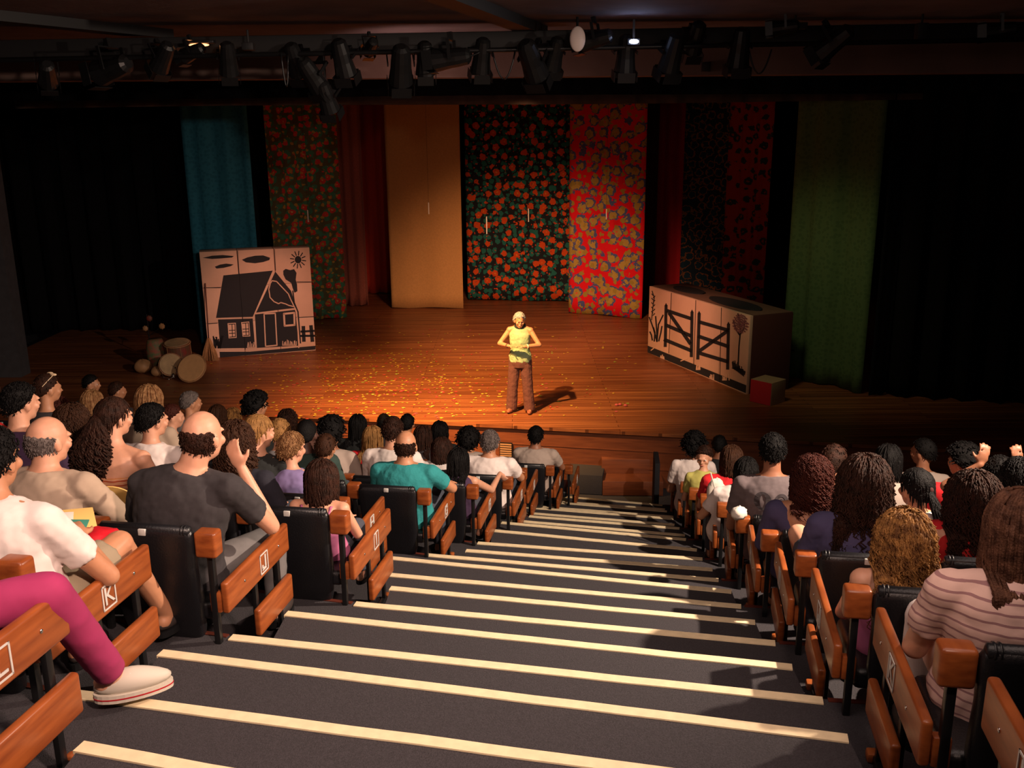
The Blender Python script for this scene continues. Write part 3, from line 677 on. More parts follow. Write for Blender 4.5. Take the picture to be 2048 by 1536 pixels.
        if st == 'bun': hb = MB().ell(T @ Vector((0, -.125, .01)), (.05, .042, .048), None, 16, 12, lambda d: 1+.1*noise.noise(d*6)).build('bun', 'hair_'+hc_, body, smooth=True)
        else:
            L = hair[2]; P1 = P0+Vector((hair[3] if len(hair) > 3 else 0, -.07, -L)); cur = st == 'curlpony'
            MB().ell(P0, (.024, .016, .024)).build('hair_tie', 'cl_maroon', body, smooth=True)
            tail(P0, P1, 340 if (cur and near) else 120, hc_, body, .10 if cur else .04, .0075 if cur else .0055, .016 if cur else .004, seed=sd_, fluff=1.1 if cur else .8, steps=22 if cur else 12)
    elif st == 'hat': hair_cap(T, 'short', .03, .02, hc_, body, True, seed=sd_)
    if hat == 'sunglasses':
        g = MB()
        for q in (-1, 1): g.ell(T @ Vector((q*.035, .045, .122)), (.03, .018, .012))
        g.cap(T @ Vector((-.06, .03, .12)), T @ Vector((-.082, -.07, .05)), .003, .003, 6); g.cap(T @ Vector((.06, .03, .12)), T @ Vector((.082, -.07, .05)), .003, .003, 6)
        g.build('sunglasses', 'glossy_pale', body, smooth=True)
    if hat == 'hairband':
        cs = [T @ Vector((math.cos(a)*.098, -.01, .02+math.sin(a)*.118)) for a in [i*PI/16 for i in range(17)]]
        MB().loft(cs, [(.010, .004)]*17, (0, 1, 0), 8).build('hairband', 'yellow_band', body, smooth=True)
    return e
mat('paper_white', (.75, .68, .6), .7); mat('denim', (.05, .055, .075), .9); mat('dark_pants', (.02, .019, .02), .9); mat('grey_jeans', (.16, .15, .15), .9, var=.2, vscale=12); mat('khaki', (.3, .24, .16), .9)
mat('shoe_dark', (.03, .02, .018), .6); mat('shoe_pale', (.55, .5, .42), .6); mat('glossy_pale', (.75, .55, .35), .2); mat('yellow_band', (.8, .5, .15), .3)
mat('white', (.78, .68, .64), .85); mat('beige', (.46, .34, .25), .9, var=.12, vscale=9); mat('charcoal', (.035, .03, .033), .95, var=.2, vscale=40)
mat('purple', (.05, .022, .06), .9); mat('olive', (.17, .15, .10), .9); mat('greyshirt', (.2, .19, .19), .9); mat('greentee', (.025, .05, .042), .9); mat('teal', (.02, .24, .25), .9, bump=.3, bscale=60)
mat('lavender', (.22, .17, .36), .9); mat('blackshirt', (.012, .014, .014), .9); mat('paletee', (.42, .33, .28), .9); mat('red', (.62, .012, .018), .85); mat('greytee', (.13, .10, .105), .95, var=.1, vscale=50)
mat('navyshirt', (.065, .055, .13), .9); mat('navyblack', (.012, .011, .02), .9); mat('pinktop', (.45, .12, .25), .9); mat('greenwhite', (.06, .28, .14), .9); mat('yellowtee', (.5, .46, .12), .9); mat('pinkpants', (.36, .025, .11), .85)
stripes_mat('orange_stripes', (.75, .48, .36), (.42, .09, .03), 12, 'Z', .5, (.6, .25, .1)); stripes_mat('pink_stripes', (.72, .47, .40), (.34, .17, .17), 11, 'Z', .13)
floral('print_top', (.4, .02, .02), [(.45, (.1, .12, .2), 1, 0), (.25, (.6, .5, .45), 1, .3)], 18)
Lp = lambda *a, **k: person(a[0], -1, *a[1:], **k)
Rp = lambda *a, **k: person(a[0], 1, *a[1:], **k)
# left block, near to far
Lp('person in white t-shirt with bare arm on the row K armrest, tray on lap', 19, -15, 922, hair=('short', 'black'), skin='tan', shirt=('tee', 'white'), pants='short_khaki', near=2, dx=-.06, wd=1.05,
   wl={'AR': (U(218, 1152, lev(19)+.60), U(165, 1078, lev(19)+.68)), 'LR': (U(238, 1088, lev(19)+.60), U(332, 1228, lev(19)+.13))})
_h = proj((-1.95, 2.12, lev(21)+1.2))
Lp('person in bright pink trousers with a white canvas shoe stretched into the aisle', 21, _h[0], _h[1], hair=('long', 'dkbrown', .2), skin='fair', shirt=('tee', 'white'), pants='pinkpants', near=2, hat='pale shoe',
   wl={'LR': (U(96, 1185, lev(21)+.60), U(226, 1350, lev(21)+.12))}, toe=1.0)
Lp('bald man with grey fringe in a beige shirt holding a yellow fan, row J', 17, 97, 882, hair=('bald', 'grey'), skin='fair', shirt=('long', 'beige'), pants='khaki', yaw=-.35, near=2, wd=1.12, arms={1: ((.32, .10, .66), (.22, .36, .66))})
Lp('balding man in a charcoal t-shirt with hand raised to his chin, row J aisle seat', 17, 406, 874, hair=('bald', 'dkbrown'), skin='fair', shirt=('tee', 'charcoal'), pants='grey_jeans', yaw=-.25, near=2, dx=.17, wd=1.18,
   arms={1: ((.40, .16, .70), (.27, .17, .98), (-.4, .0, .9))}, wl={'LR': (U(548, 1072, lev(17)+.52), U(552, 1215, lev(17)+.12))})
Lp('small girl with brown hair and bare shoulders in the row I aisle seat', 15, 644, 962, s=.72, hair=('bob', 'dkbrown'), skin='fair', shirt=('straps', 'pinktop'), pants='denim', near=2, wd=1.05)
Lp('person with long dark wavy hair behind the raised hand of the charcoal t-shirt man', 15, 472, 888, hair=('curly', 'brown', .28, .015), skin='fair', shirt=('tee', 'navyblack'), near=1)
Lp('woman with a big curly ponytail in a striped orange strapless top', 15, 228, 836, hair=('curlpony', 'dkbrown', .42, -.04), skin='fair', shirt=('strapless', 'orange_stripes'), yaw=-.45, near=2, dx=-.02)
Lp('man in purple shirt with black hair and a bare arm raised behind his head', 15, 42, 806, hair=('short', 'black'), skin='fair', shirt=('tee', 'purple'), yaw=-.4, near=1, arms={-1: ((-.42, -.05, 1.08), (-.14, -.06, 1.22), (.9, 0, .1))}, wd=1.1)
Lp('boy with light brown hair in a lavender shirt behind the small girl', 13, 584, 898, s=.82, hair=('short', 'ltbrown'), skin='fair', shirt=('tee', 'lavender'), near=1, yaw=-.35, dx=-.02)
Lp('woman with pulled back blond hair in a black shirt with white collar', 13, 517, 866, hair=('pony', 'blond', .18), skin='fair', shirt=('tee', 'blackshirt'), near=1, yaw=-.6, wd=1.1)
Lp('man with dark hair in a white shirt left of the charcoal t-shirt man', 13, 305, 842, hair=('short', 'black'), skin='fair', shirt=('tee', 'white'), near=1, yaw=-.55)
Lp('woman with long brown curly hair above the bald beige shirted man', 13, 146, 846, hair=('curly', 'brown', .26, .02), skin='fair', shirt=('tee', 'purple'), near=1, yaw=-.6)
Lp('broad man with shaved dark head in a dark green t-shirt', 11, 614, 869, hair=('buzz', 'black'), skin='dark', shirt=('tee', 'greentee'), near=1, wd=1.15, yaw=-.1)
Lp('small child with brown hair leaning on the dark green t-shirt man', 11, 652, 896, s=.62, hair=('short', 'brown'), skin='tan', shirt=('tee', 'greentee'), fwd=.12)
Lp('balding man in a teal polo shirt with his arm on the row G armrest', 11, 812, 892, hair=('bald', 'dkbrown'), skin='tan', shirt=('tee', 'teal'), near=2, wd=1.14, arms={1: ((.33, .12, .72), (.24, .38, .66))})
Lp('small blond child between the blond ponytail and the shaved head', 11, 560, 865, s=.72, hair=('short', 'blond'), skin='fair', shirt=('tee', 'greyshirt'))
Lp('person with reddish brown hair in an olive shirt, face turned right', 9, 345, 834, s=.9, hair=('short', 'reddish'), skin='fair', shirt=('tee', 'olive'), yaw=-1.0)
Lp('person with light brown bobbed hair behind the dark haired white shirt man', 11, 299, 802, hair=('bob', 'ltbrown'), skin='fair', shirt=('tee', 'beige'), yaw=-.2)
Lp('man with dark hair and pale sunglasses pushed up on his head', 11, 96, 778, hair=('short', 'dkbrown'), skin='tan', shirt=('tee', 'charcoal'), hat='sunglasses', yaw=-.6)
Lp('girl with black hair resting her bare arm along the row F armrest', 9, 917, 924, s=.8, hair=('long', 'black', .16), skin='fair', shirt=('tank', 'purple'), near=1, arms={1: ((.24, .24, .62), (.26, .56, .66), (.3, .2, -.5))}, dx=.0)
Lp('person with brown hair in white bending forward between teal shirt and girl', 7, 884, 902, s=.95, hair=('bob', 'dkbrown'), skin='fair', shirt=('tee', 'white'), near=1, wd=1.05)
Lp('tall man with dark hair in a white t-shirt behind the teal shirted man', 9, 786, 862, hair=('short', 'dkbrown'), skin='fair', shirt=('tee', 'white'), near=1, wd=1.12)
Lp('person with curly black hair in a pale shirt right of the shaved head', 9, 664, 866, hair=('afro', 'black'), skin='brown', shirt=('tee', 'paletee'))
Lp('man with grey black hair in a grey shirt on the far left side', 7, 382, 806, hair=('short', 'grey'), skin='tan', shirt=('tee', 'greyshirt'), yaw=-.8)
Lp('person with light streaked hair between two curly haired women', 9, 185, 808, hair=('bob', 'ltbrown'), skin='fair', shirt=('tee', 'white'))
Lp('man with short grey hair in a white t-shirt near the stage vent', 7, 980, 886, hair=('short', 'grey'), skin='tan', shirt=('tee', 'white'), near=1, wd=1.15, arms={1: ((.28, .14, .70), (.22, .38, .66))})
Lp('person with bushy dark hair left of the short grey haired man', 5, 938, 882, hair=('afro', 'black'), skin='tan', shirt=('tee', 'paletee'))
Lp('woman with long straight blond hair left of the tall white t-shirt man', 7, 746, 878, hair=('long', 'blond', .28), skin='fair', shirt=('tee', 'red'))
Lp('person with very long black hair near the centre left of the crowd', 5, 716, 852, hair=('long', 'black', .34), skin='tan', shirt=('tee', 'blackshirt'))
Lp('dark haired person with tall bushy hair in front of the stage, left crowd', 7, 514, 812, hair=('afro', 'black'), skin='tan', shirt=('tee', 'blackshirt'), yaw=-.6)
Lp('person with brown hair just behind the charcoal shirt man, left one', 5, 436, 832, hair=('bob', 'brown'), skin='fair', shirt=('tee', 'red'))
Lp('person with ginger brown hair just beyond the bald charcoal shirt man', 3, 467, 836, hair=('bob', 'streak'), skin='fair', shirt=('tee', 'blackshirt'))
Lp('person with long dark brown hair right of the teal shirt man', 5, 846, 874, hair=('long', 'dkbrown', .25), skin='tan', shirt=('tee', 'charcoal'))
Lp('man in a grey t-shirt with short black hair alone near the aisle', 3, 1072, 873, hair=('short', 'black'), skin='brown', shirt=('tee', 'paletee'), near=1, wd=1.15, arms={1: ((.30, .12, .70), (.24, .36, .64))})
Lp('person with rounded black hair near the stage front, left of the grey haired man', 3, 880, 864, hair=('bob', 'black'), skin='tan', shirt=('tee', 'blackshirt'))
Lp('person whose black hair top shows right of the tall white shirt man', 3, 815, 848, hair=('short', 'black'), skin='tan', shirt=('tee', 'charcoal'))
Lp('person whose black hair top shows left of the tall white shirt man', 1, 768, 846, hair=('short', 'black'), skin='tan', shirt=('tee', 'charcoal'))
Lp('dim person in the front row at far left, face turned to the right', 3, 183, 768, hair=('short', 'black'), skin='tan', shirt=('tee', 'blackshirt'), yaw=-1.3)
Lp('dim dark haired person at far left, second from the black drape', 3, 235, 782, hair=('short', 'dkbrown'), skin='tan', shirt=('tee', 'charcoal'), yaw=-.9)
Lp('person with dark brown hair low in front of the stage at centre left', 5, 575, 842, hair=('curly', 'dkbrown', .15, .02), skin='tan', shirt=('tee', 'charcoal'))
Lp('person with reddish curly hair behind the sunglasses man', 9, 118, 822, hair=('curly', 'reddish', .2, .02), skin='fair', shirt=('tee', 'purple'))
Lp('person in red sitting at the extreme left edge of the photo', 13, -22, 800, hair=('short', 'dkbrown'), skin='fair', shirt=('tee', 'red'))
# right block
Rp('woman with long brown hair in a pink striped top, bottom right corner', 19, 2040, 1068, hair=('long', 'chestnut', .38), skin='fair', shirt=('tee', 'pink_stripes'), pants='white', near=2, wd=1.12, pitch=.3, fwd=.36)
Rp('girl with curly light brown hair and bare shoulder in the row J aisle seat, right', 17, 1808, 1088, s=.8, hair=('curly', 'streak', .30, .03), skin='fair', shirt=('straps', 'pinktop'), pants='short_denim', near=2, wd=1.1)
Rp('woman in navy shirt with very long curly dark hair and knee towards the aisle', 15, 1728, 972, hair=('curly', 'dkbrown', .42, .035), skin='fair', shirt=('tee', 'navyshirt'), pants='short_denim', near=2, wd=1.12, legs={-1: ((-.24, .40, .66), (-.10, .52, .1))}, hat='pale')
Rp('woman in dark navy shawl with a bare upper back and clipped up dark hair', 13, 1624, 958, hair=('curly', 'reddish', .16, .025), skin='tan', shirt=('shawl', 'navyshirt'), near=2, wd=1.12)
Rp('tall man in a grey t-shirt with black round print on the back', 11, 1545, 902, hair=('short', 'black'), skin='brown', shirt=('tee', 'greytee'), near=2, wd=1.12)
Rp('woman with glossy black ponytail in white, row H right block', 13, 1832, 978, hair=('pony', 'black', .3, .12), skin='tan', shirt=('tee', 'white'), near=1, yaw=.5)
Rp('woman with big dark curly hair and yellow hairband over a patterned red top', 15, 1945, 1005, hair=('curly', 'dkbrown', .34, .035), skin='fair', shirt=('tank', 'print_top'), near=2, yaw=.35, hat='hairband')
Rp('person with black hair at the right edge of the photo above the striped top', 13, 2040, 962, hair=('curly', 'black', .3, .02), skin='tan', shirt=('tee', 'blackshirt'), near=1)
Rp('person with dark hair and a light forehead behind the two navy dressed women', 11, 1668, 925, hair=('short', 'dkbrown'), skin='tan', shirt=('tee', 'cl_blue'), yaw=-.5)
Rp('person in red top with thick brown hair near the aisle, right block', 7, 1463, 920, hair=('bob', 'brown'), skin='fair', shirt=('tee', 'red'), near=1, wd=1.1)
Rp('person with shiny black hair in a white shirt leaning towards the tall man', 9, 1492, 946, s=.88, hair=('bob', 'black'), skin='tan', shirt=('tee', 'white'), near=1, dx=.12)
Rp('small boy in yellow and white turned round to face the camera', 5, 1408, 914, s=.72, hair=('short', 'dkbrown'), skin='fair', shirt=('tee', 'yellowtee'), near=2, yaw=PI-.25, pitch=.1)
Rp('person with bushy black hair in a white t-shirt in the front right rows', 3, 1388, 890, hair=('afro', 'black'), skin='brown', shirt=('tee', 'white'), near=1)
Rp('person with black hair and visible ear right behind the small boy', 1, 1438, 891, hair=('short', 'black'), skin='brown', shirt=('tee', 'blackshirt'))
Rp('person with round black hair left of the glossy black ponytail', 9, 1776, 922, hair=('bob', 'black'), skin='tan', shirt=('tee', 'paletee'))
Rp('man with black hair in a beige t-shirt far right', 7, 1846, 905, hair=('short', 'black'), skin='brown', shirt=('tee', 'paletee'), yaw=.9)
Rp('person with dim curly black hair and face turned left, far right', 9, 1925, 925, hair=('afro', 'black'), skin='tan', shirt=('tee', 'red'), yaw=.9)
Rp('person holding both hands up to the head with a pale wristwatch', 11, 1998, 948, hair=('short', 'black'), skin='brown', shirt=('tee', 'blackshirt'), near=1, arms={-1: ((-.30, .12, .98), (-.12, .04, 1.18), (.2, 0, 1)), 1: ((.30, .12, .98), (.12, .04, 1.18), (-.2, 0, 1))})
#PART3
# ------------------------------------------------------------------ performer
mat('trouser_brown', (.11, .038, .032), .9, var=.25, vscale=90); mat('pale_green', (.36, .43, .25), .8, col2=(.22, .33, .18), vscale=9); mat('watch_cream', (.8, .7, .5), .4)
mat('sandal', (.22, .07, .04), .6)
def performer():
    P = U(1041, 824, SZ); e = empty('person', P, PI-.22)
    tag(e, 'performer with short grey hair in a pale green sleeveless top standing alone on stage', 'person')
    mb = MB(); V = Vector
    mb.loft([(0, 0, .78), (0, 0, .84), (0, 0, .92), (0, .005, 1.03), (0, .005, 1.16), (0, 0, 1.27), (0, -.01, 1.335), (0, -.01, 1.365), (0, -.01, 1.39), (0, 0, 1.43), (0, .01, 1.5)],
            [(.1, .08), (.155, .11), (.165, .12), (.128, .098), (.142, .108), (.158, .1), (.15, .082), (.10, .065), (.058, .055), (.048, .05), (.047, .05)], n=22)
    T = Matrix.Translation((0, .03, 1.485)) @ Matrix.Rotation(.35, 4, 'Z') @ Matrix.Rotation(-.08, 4, 'X') @ Matrix.Scale(.98, 4)
    head_parts(mb, T)
    for q in (-1, 1):
        sh = V((q*.165, -.005, 1.325)); el = V((q*.315, .05, 1.115)); ha = V((q*.115, .235, 1.12))
        mb.ell(sh, (.05, .052, .052)); mb.cap(V((q*.05, -.01, 1.37)), sh, .04, .048); mb.cap(sh, el, .044, .036); mb.cap(el, ha, .037, .024)
        hand_parts(mb, ha, (-q*.93, .25, .22), (0, .25, 1), .95, .45, -q, fr=.0085)
        hp = V((q*.085, 0, .86)); kn = V((q*.12, .01, .47)); an = V((q*.15, -.01, .09))
        mb.cap(hp, kn, .085, .055); mb.cap(kn, an, .054, .036); mb.cap(an+V((0, -.02, -.03)), an+V((q*.02, .13, -.055)), .034, .028)
    b = mb.build('body', 'skin_tan', e); organic(b, .0055, 2)
    mb = MB(); mb.loft([(0, 0, .83), (0, 0, .86), (0, 0, .93), (0, .005, 1.03), (0, .005, 1.16), (0, 0, 1.27), (0, -.008, 1.33), (0, -.01, 1.36)], [(.172, .125), (.176, .13), (.178, .132), (.146, .114), (.156, .122), (.168, .112), (.135, .095), (.085, .072)], n=24)
    organic(mb.build('sleeveless_top', 'pale_green', e), .008, 3, .022, .07)
    mb = MB(); mb.loft([(0, 0, .74), (0, 0, .82), (0, 0, .90)], [(.15, .115), (.172, .128), (.168, .124)], n=22)
    for q in (-1, 1):
        hp = V((q*.085, 0, .84)); kn = V((q*.118, .01, .47)); an = V((q*.148, -.005, .045))
        mb.cap(hp, kn, .098, .082); mb.cap(kn, an, .082, .088, flat=True)
    organic(mb.build('trousers', 'trouser_brown', e), .009, 3, .014, .06)
    for q in (-1, 1):
        sh_ = MB().ell((q*.155, .05, .035), (.042, .12, .036), Matrix.Rotation(-q*.15, 3, 'Z'), 16, 10).build('shoe', 'sandal', e, smooth=True)
    hair_cap(T, 'short', .012, .08, 'white', b, True, seed=3); locks(T, 420, .02, 'white', b, .005, .004, .012, .03, shoulder=-1, seed=4, steps=4, name='hair_tufts', jit=.6)
    for q in (-1, 1):
        ey = MB().ell(T @ V((q*.031, .083, .0)), (.011, .009, .007), None, 10, 8).build('eye', 'eye_white', b, smooth=True)
        MB().ell(T @ V((q*.031, .091, .0)), (.005, .003, .005), None, 10, 8).build('iris', 'eye_dark', ey, smooth=True)
        MB().cap(T @ V((q*.018, .102, .02)), T @ V((q*.045, .09, .024)), .0035, .002, 6).build('eyebrow', 'hair_grey', b, smooth=True)
    MB().ell(T @ V((0, .1, -.063)), (.022, .006, .007), T.to_3x3()).build('lips', 'lip', b, smooth=True)
    cs = [(math.cos(a)*.072, -.005+math.sin(a)*.07, 1.40-.025*math.sin(a)) for a in [i*2*PI/24 for i in range(25)]]
    MB().loft(cs, [.018]*25, (0, 0, 1), 10, False).build('scarf', 'blackshirt', e, smooth=True)
    for q, m_, r_ in ((-1, 'watch_cream', .011), (1, 'trouser_brown', .006)):
        c = V((q*.155, .2, 1.119)); d = V((-q*.2, .185, .005)).normalized(); x = V((0, 0, 1)); y = d.cross(x)
        MB().loft([c+x*math.cos(a)*.032+y*math.sin(a)*.032 for a in [i*2*PI/20 for i in range(21)]], [(r_, .005)]*21, d, 8, False).build('wristwatch' if q < 0 else 'bracelet', m_, e, smooth=True)
performer()
# ------------------------------------------------------------------ painted panels
import numpy as np
def homog(src, dst):
    A = []; b = []
    for (x, y), (u, v) in zip(src, dst):
        A.append([x, y, 1, 0, 0, 0, -u*x, -u*y]); b.append(u); A.append([0, 0, 0, x, y, 1, -v*x, -v*y]); b.append(v)
    h = np.linalg.solve(np.array(A, float), np.array(b, float)); h = list(h)+[1]
    def f(x, y): w_ = h[6]*x+h[7]*y+h[8]; return ((h[0]*x+h[1]*y+h[2])/w_, (h[3]*x+h[4]*y+h[5])/w_)
    return f
def zat(px, py, A, B):
    n = Vector((B.y-A.y, -(B.x-A.x), 0)); d = ray(px, py); t = n.dot(A-Vector((0, 0, ZC)))/n.dot(d); return (Vector((0, 0, ZC))+d*t).z
class Art:
    def __init__(s, BL, BR, src, scale, org, H, parent):
        s.BL = BL; s.W = (BR-BL).length; s.d = (BR-BL).normalized(); s.n = Vector((s.d.y, -s.d.x, 0)); s.H = H
        s.f = homog(src, [(0, H), (s.W, H), (s.W, 0), (0, 0)]); s.sc = scale; s.og = org; s.par = parent; s.n0 = 0
    def P(s, X, Y, off=0):
        u, v = s.f(s.og[0]+X/s.sc, s.og[1]+Y/s.sc); u = min(max(u, .005), s.W-.005); v = min(max(v, .005), s.H-.005)
        return s.BL+s.d*u+Vector((0, 0, v))+s.n*off
    def poly(s, name, pts, m, lay=1):
        o_ = .002*lay; mb = MB(); mb.plate([s.P(x, y, o_) for x, y in pts], s.n*.0015); return mb.build(name, m, s.par)
    def lines(s, name, segs, wd, m, lay=1, closed=False):
        mb = MB(); o_ = .002*lay
        for pts in segs:
            q = list(pts)+([pts[0]] if closed else [])
            for (x0, y0), (x1, y1) in zip(q[:-1], q[1:]):
                L = math.hypot(x1-x0, y1-y0) or 1; nx = -(y1-y0)/L*wd/2; ny = (x1-x0)/L*wd/2; ex = (x1-x0)/L*wd*.3; ey = (y1-y0)/L*wd*.3
                mb.plate([s.P(x0-ex+nx, y0-ey+ny, o_), s.P(x1+ex+nx, y1+ey+ny, o_), s.P(x1+ex-nx, y1+ey-ny, o_), s.P(x0-ex-nx, y0-ey-ny, o_)], s.n*.0015)
        return mb.build(name, m, s.par)
BL = U(418, 717, SZ); BR = U(632, 701, SZ); Hh = (zat(392, 509, BL, BR)+zat(618, 490, BL, BR))/2-SZ
hp = empty('house_backdrop', (BL+BR)/2); tag(hp, 'cream painted panel of nine boxes with a black house and sun drawing', 'stage panel')
inv = Matrix.Translation(-hp.location)
rel = lambda v: v-hp.location
A_BL = rel(BL); A_BR = rel(BR)
art = Art(A_BL, A_BR, [(392, 509), (618, 490), (632, 701), (418, 717)], 4.267, (240, 460), Hh, hp)
ang = math.atan2(art.d.y, art.d.x); Rz = Matrix.Rotation(ang, 3, 'Z')
for i in range(3):
    for j in range(3):
        c = A_BL+art.d*(art.W*(i+.5)/3)+Vector((0, 0, Hh*(j+.5)/3))-art.n*.22
        MB().box(c, (art.W/3-.008, .44, Hh/3-.006), Rz).build('panel_box', 'panel_cream', hp, bevel=.004)
K, Cm = 'panel_black', 'panel_cream'
for p in ([(680, 258), (760, 236), (850, 227), (945, 232), (930, 245), (840, 256), (760, 264)], [(785, 330), (830, 310), (880, 300), (945, 305), (920, 320), (860, 337), (800, 345)], [(1015, 262), (1060, 240), (1130, 222), (1200, 217), (1260, 235), (1255, 255), (1200, 275), (1130, 288), (1050, 283)]): art.poly('painted_cloud', p, K)
art.poly('painted_sun', [(1510+30*math.cos(a), 243+33*math.sin(a)) for a in [i*PI/12 for i in range(24)]], K)
art.lines('sun_rays', [[(1510+38*math.cos(a), 243+40*math.sin(a)), (1510+70*math.cos(a), 243+76*math.sin(a))] for a in [i*2*PI/12+.1 for i in range(12)]], 9, K)
art.poly('painted_roof', [(860, 402), (1285, 347), (1118, 748), (808, 762)], K)
art.poly('painted_gable', [(1308, 355), (1450, 520), (1478, 610), (1490, 665), (1146, 712)], K)
art.poly('painted_tree', [(1378, 345), (1400, 328), (1440, 338), (1475, 328), (1497, 360), (1490, 420), (1502, 460), (1506, 520), (1480, 535), (1465, 500), (1450, 450), (1400, 420), (1380, 380)], K)
art.poly('painted_wall', [(825, 775), (1118, 762), (1142, 1008), (850, 1013)], K)
art.poly('painted_wall', [(1136, 728), (1488, 682), (1520, 988), (1158, 1008)], K)
art.lines('door_outline', [[(1215, 722), (1312, 715), (1330, 985), (1232, 995)]], 10, Cm, 2, True)
art.lines('window_outline', [[(1388, 718), (1478, 708), (1482, 812), (1395, 820)]], 16, Cm, 2, True)
for q in ([(905, 805), (975, 800), (985, 925), (918, 930)], [(1020, 795), (1088, 788), (1100, 912), (1035, 915)]):
    art.poly('painted_window', q, Cm, 2); cx = sum(p[0] for p in q)/4; cy = sum(p[1] for p in q)/4
    art.lines('window_bars', [[(cx-3, cy-52), (cx+4, cy+50)], [(cx-26, cy), (cx+26, cy-3)], [(cx-24, cy+24), (cx+28, cy+21)]]+[[(cx+(p[0]-cx)*.74, cy+(p[1]-cy)*.84) for p in q]], 6, K, 3)
art.lines('smoke_outline', [[(1280, 435), (1320, 440), (1345, 465), (1400, 520), (1425, 545), (1445, 590), (1478, 655), (1430, 645), (1400, 632), (1360, 622), (1340, 632), (1300, 615), (1265, 580), (1253, 510), (1265, 460), (1280, 435)]], 9, Cm, 2)
art.lines('painted_pole', [[(1465, 520), (1478, 620), (1512, 700), (1535, 965)]], 12, K, 1); art.lines('pole_edge', [[(1480, 655), (1505, 740), (1520, 1005)]], 8, Cm, 3)
art.lines('painted_fence', [[(1560, 830), (1565, 945)], [(1628, 822), (1640, 945)]], 32, K); art.lines('fence_rail', [[(1540, 868), (1662, 860)], [(1540, 905), (1662, 902)]], 18, K)
art.poly('painted_ground', [(845, 1042), (1100, 1040), (1668, 988), (1668, 1020), (850, 1092)], K)
for x0, x1, y in ((1378, 1500, 985), (1078, 1140, 1005)):
    x = x0; gr = [[(x0, y), (x1, y)]]
    while x < x1: gr += [[(x, y), (x+random.uniform(-8, 8), y-random.uniform(25, 50))]]; x += 11
    art.lines('grass_tufts', gr, 6, Cm, 2)
art.lines('painted_plants', [[(800+random.uniform(-5, 60), 1010), (800+random.uniform(-15, 70), 1010-random.uniform(40, 110))] for _ in range(14)], 11, K)
art.lines('seam', [[(975, 183), (1010, 560), (1060, 1020)], [(1298, 160), (1310, 345)], [(700, 512), (840, 508)], [(1500, 440), (1632, 436)], [(745, 812), (820, 805)], [(1520, 748), (1655, 738)]], 6, K, 1)
# broom against the panel
b0 = U(421, 716, SZ); n_ = art.n; bt = hp.location+art.P(708, 470, 0); 
e = empty('broom', b0+n_*.25); tag(e, 'straw broom standing against the left edge of the house panel', 'broom')
top = bt-e.location+n_*.04; mid = Vector((0, 0, .42))+n_*(-.02)
MB().loft([mid, top], [.013, .013], n=8).build('handle', 'trouser_brown', e, smooth=True)
mb = MB(); mat('straw', (.42, .22, .09), .9, var=.3, vscale=60)
for i in range(70):
    a = random.random()*6.28; q = math.sqrt(random.random()); mb.loft([mid+Vector((math.cos(a)*.025*q, math.sin(a)*.02*q, .03)), Vector((math.cos(a)*.13*q, math.sin(a)*.05*q, .22*(1-.2*q))), Vector((math.cos(a)*.17*q, math.sin(a)*.06*q, .005))], [.007, .007, .004], n=4)
mb.build('bristles', 'straw', e)
# box wall on the right
BL = U(1295, 705, SZ); BR = U(1492, 789, SZ); Hb = (zat(1296.5, 568, BL, BR)+zat(1507, 638, BL, BR))/2-SZ
bw = empty('painted_box_wall', (BL+BR)/2); tag(bw, 'long cream box wall with a black farm gate drawing on its front', 'stage panel')
art = Art(BL-bw.location, BR-bw.location, [(1296.5, 568), (1507, 638), (1492, 789), (1295, 705)], 4.8, (1260, 520), Hb, bw)
ang = math.atan2(art.d.y, art.d.x); Rz = Matrix.Rotation(ang, 3, 'Z'); mat('box_side', (.07, .018, .012), .9); mat('box_top', (.14, .07, .045), .9)
for i in range(4):
    c = art.BL+art.d*(art.W*(i+.5)/4)+Vector((0, 0, Hb/2))-art.n*.03
    MB().box(c, (art.W/4-.008, .06, Hb), Rz).build('front_box', 'panel_cream', bw, bevel=.004)
c = art.BL+art.d*(art.W/2)+Vector((0, 0, Hb/2-.002))-art.n*.46; MB().box(c, (art.W-.004, .79, Hb-.006), Rz).build('box_body', 'box_side', bw, bevel=.006)
c = art.BL+art.d*(art.W/2)+Vector((0, 0, Hb+.002))-art.n*.46; MB().box(c, (art.W-.02, .77, .012), Rz).build('box_top', 'box_top', bw, bevel=.003)
for u0, u1, v0, v1 in ((.1, .38, -.2, -.6), (.48, .92, -.14, -.62)):
    pp = [art.BL+art.d*(art.W*(u0+(u1-u0)*(.5+.5*math.cos(a))))+art.n*(v0+(v1-v0)*(.5+.5*math.sin(a)))+Vector((0, 0, Hb+.008)) for a in [i*PI/10+.1*math.sin(i*5) for i in range(20)]]
    MB().plate(pp, (0, 0, .02)).build('black_mat', K, bw)
art.poly('painted_ground', [(170, 822), (1135, 1215), (1128, 1285), (170, 892)], K)
art.lines('gate_post', [[(350, 440), (345, 830)], [(612, 515), (602, 932)], [(683, 530), (665, 955)], [(970, 645), (950, 1055)]], 30, K)
for x, y in ((350, 440), (612, 515), (683, 530), (970, 645)): art.poly('post_tip', [(x-17, y), (x, y-32), (x+17, y)], K)
art.lines('gate_rail', [[(365, 488), (600, 572)], [(350, 628), (600, 740)], [(340, 770), (600, 880)], [(385, 515), (590, 810)], [(690, 610), (962, 695)], [(680, 748), (962, 850)], [(680, 905), (950, 990)], [(690, 880), (955, 705)]], 34, K)
art.lines('painted_stalk', [[(205, 282), (228, 350), (215, 450), (205, 572)]]+[[(218, 330+i*22), (218+(18 if i % 2 else -16), 312+i*22)] for i in range(10)], 9, K)
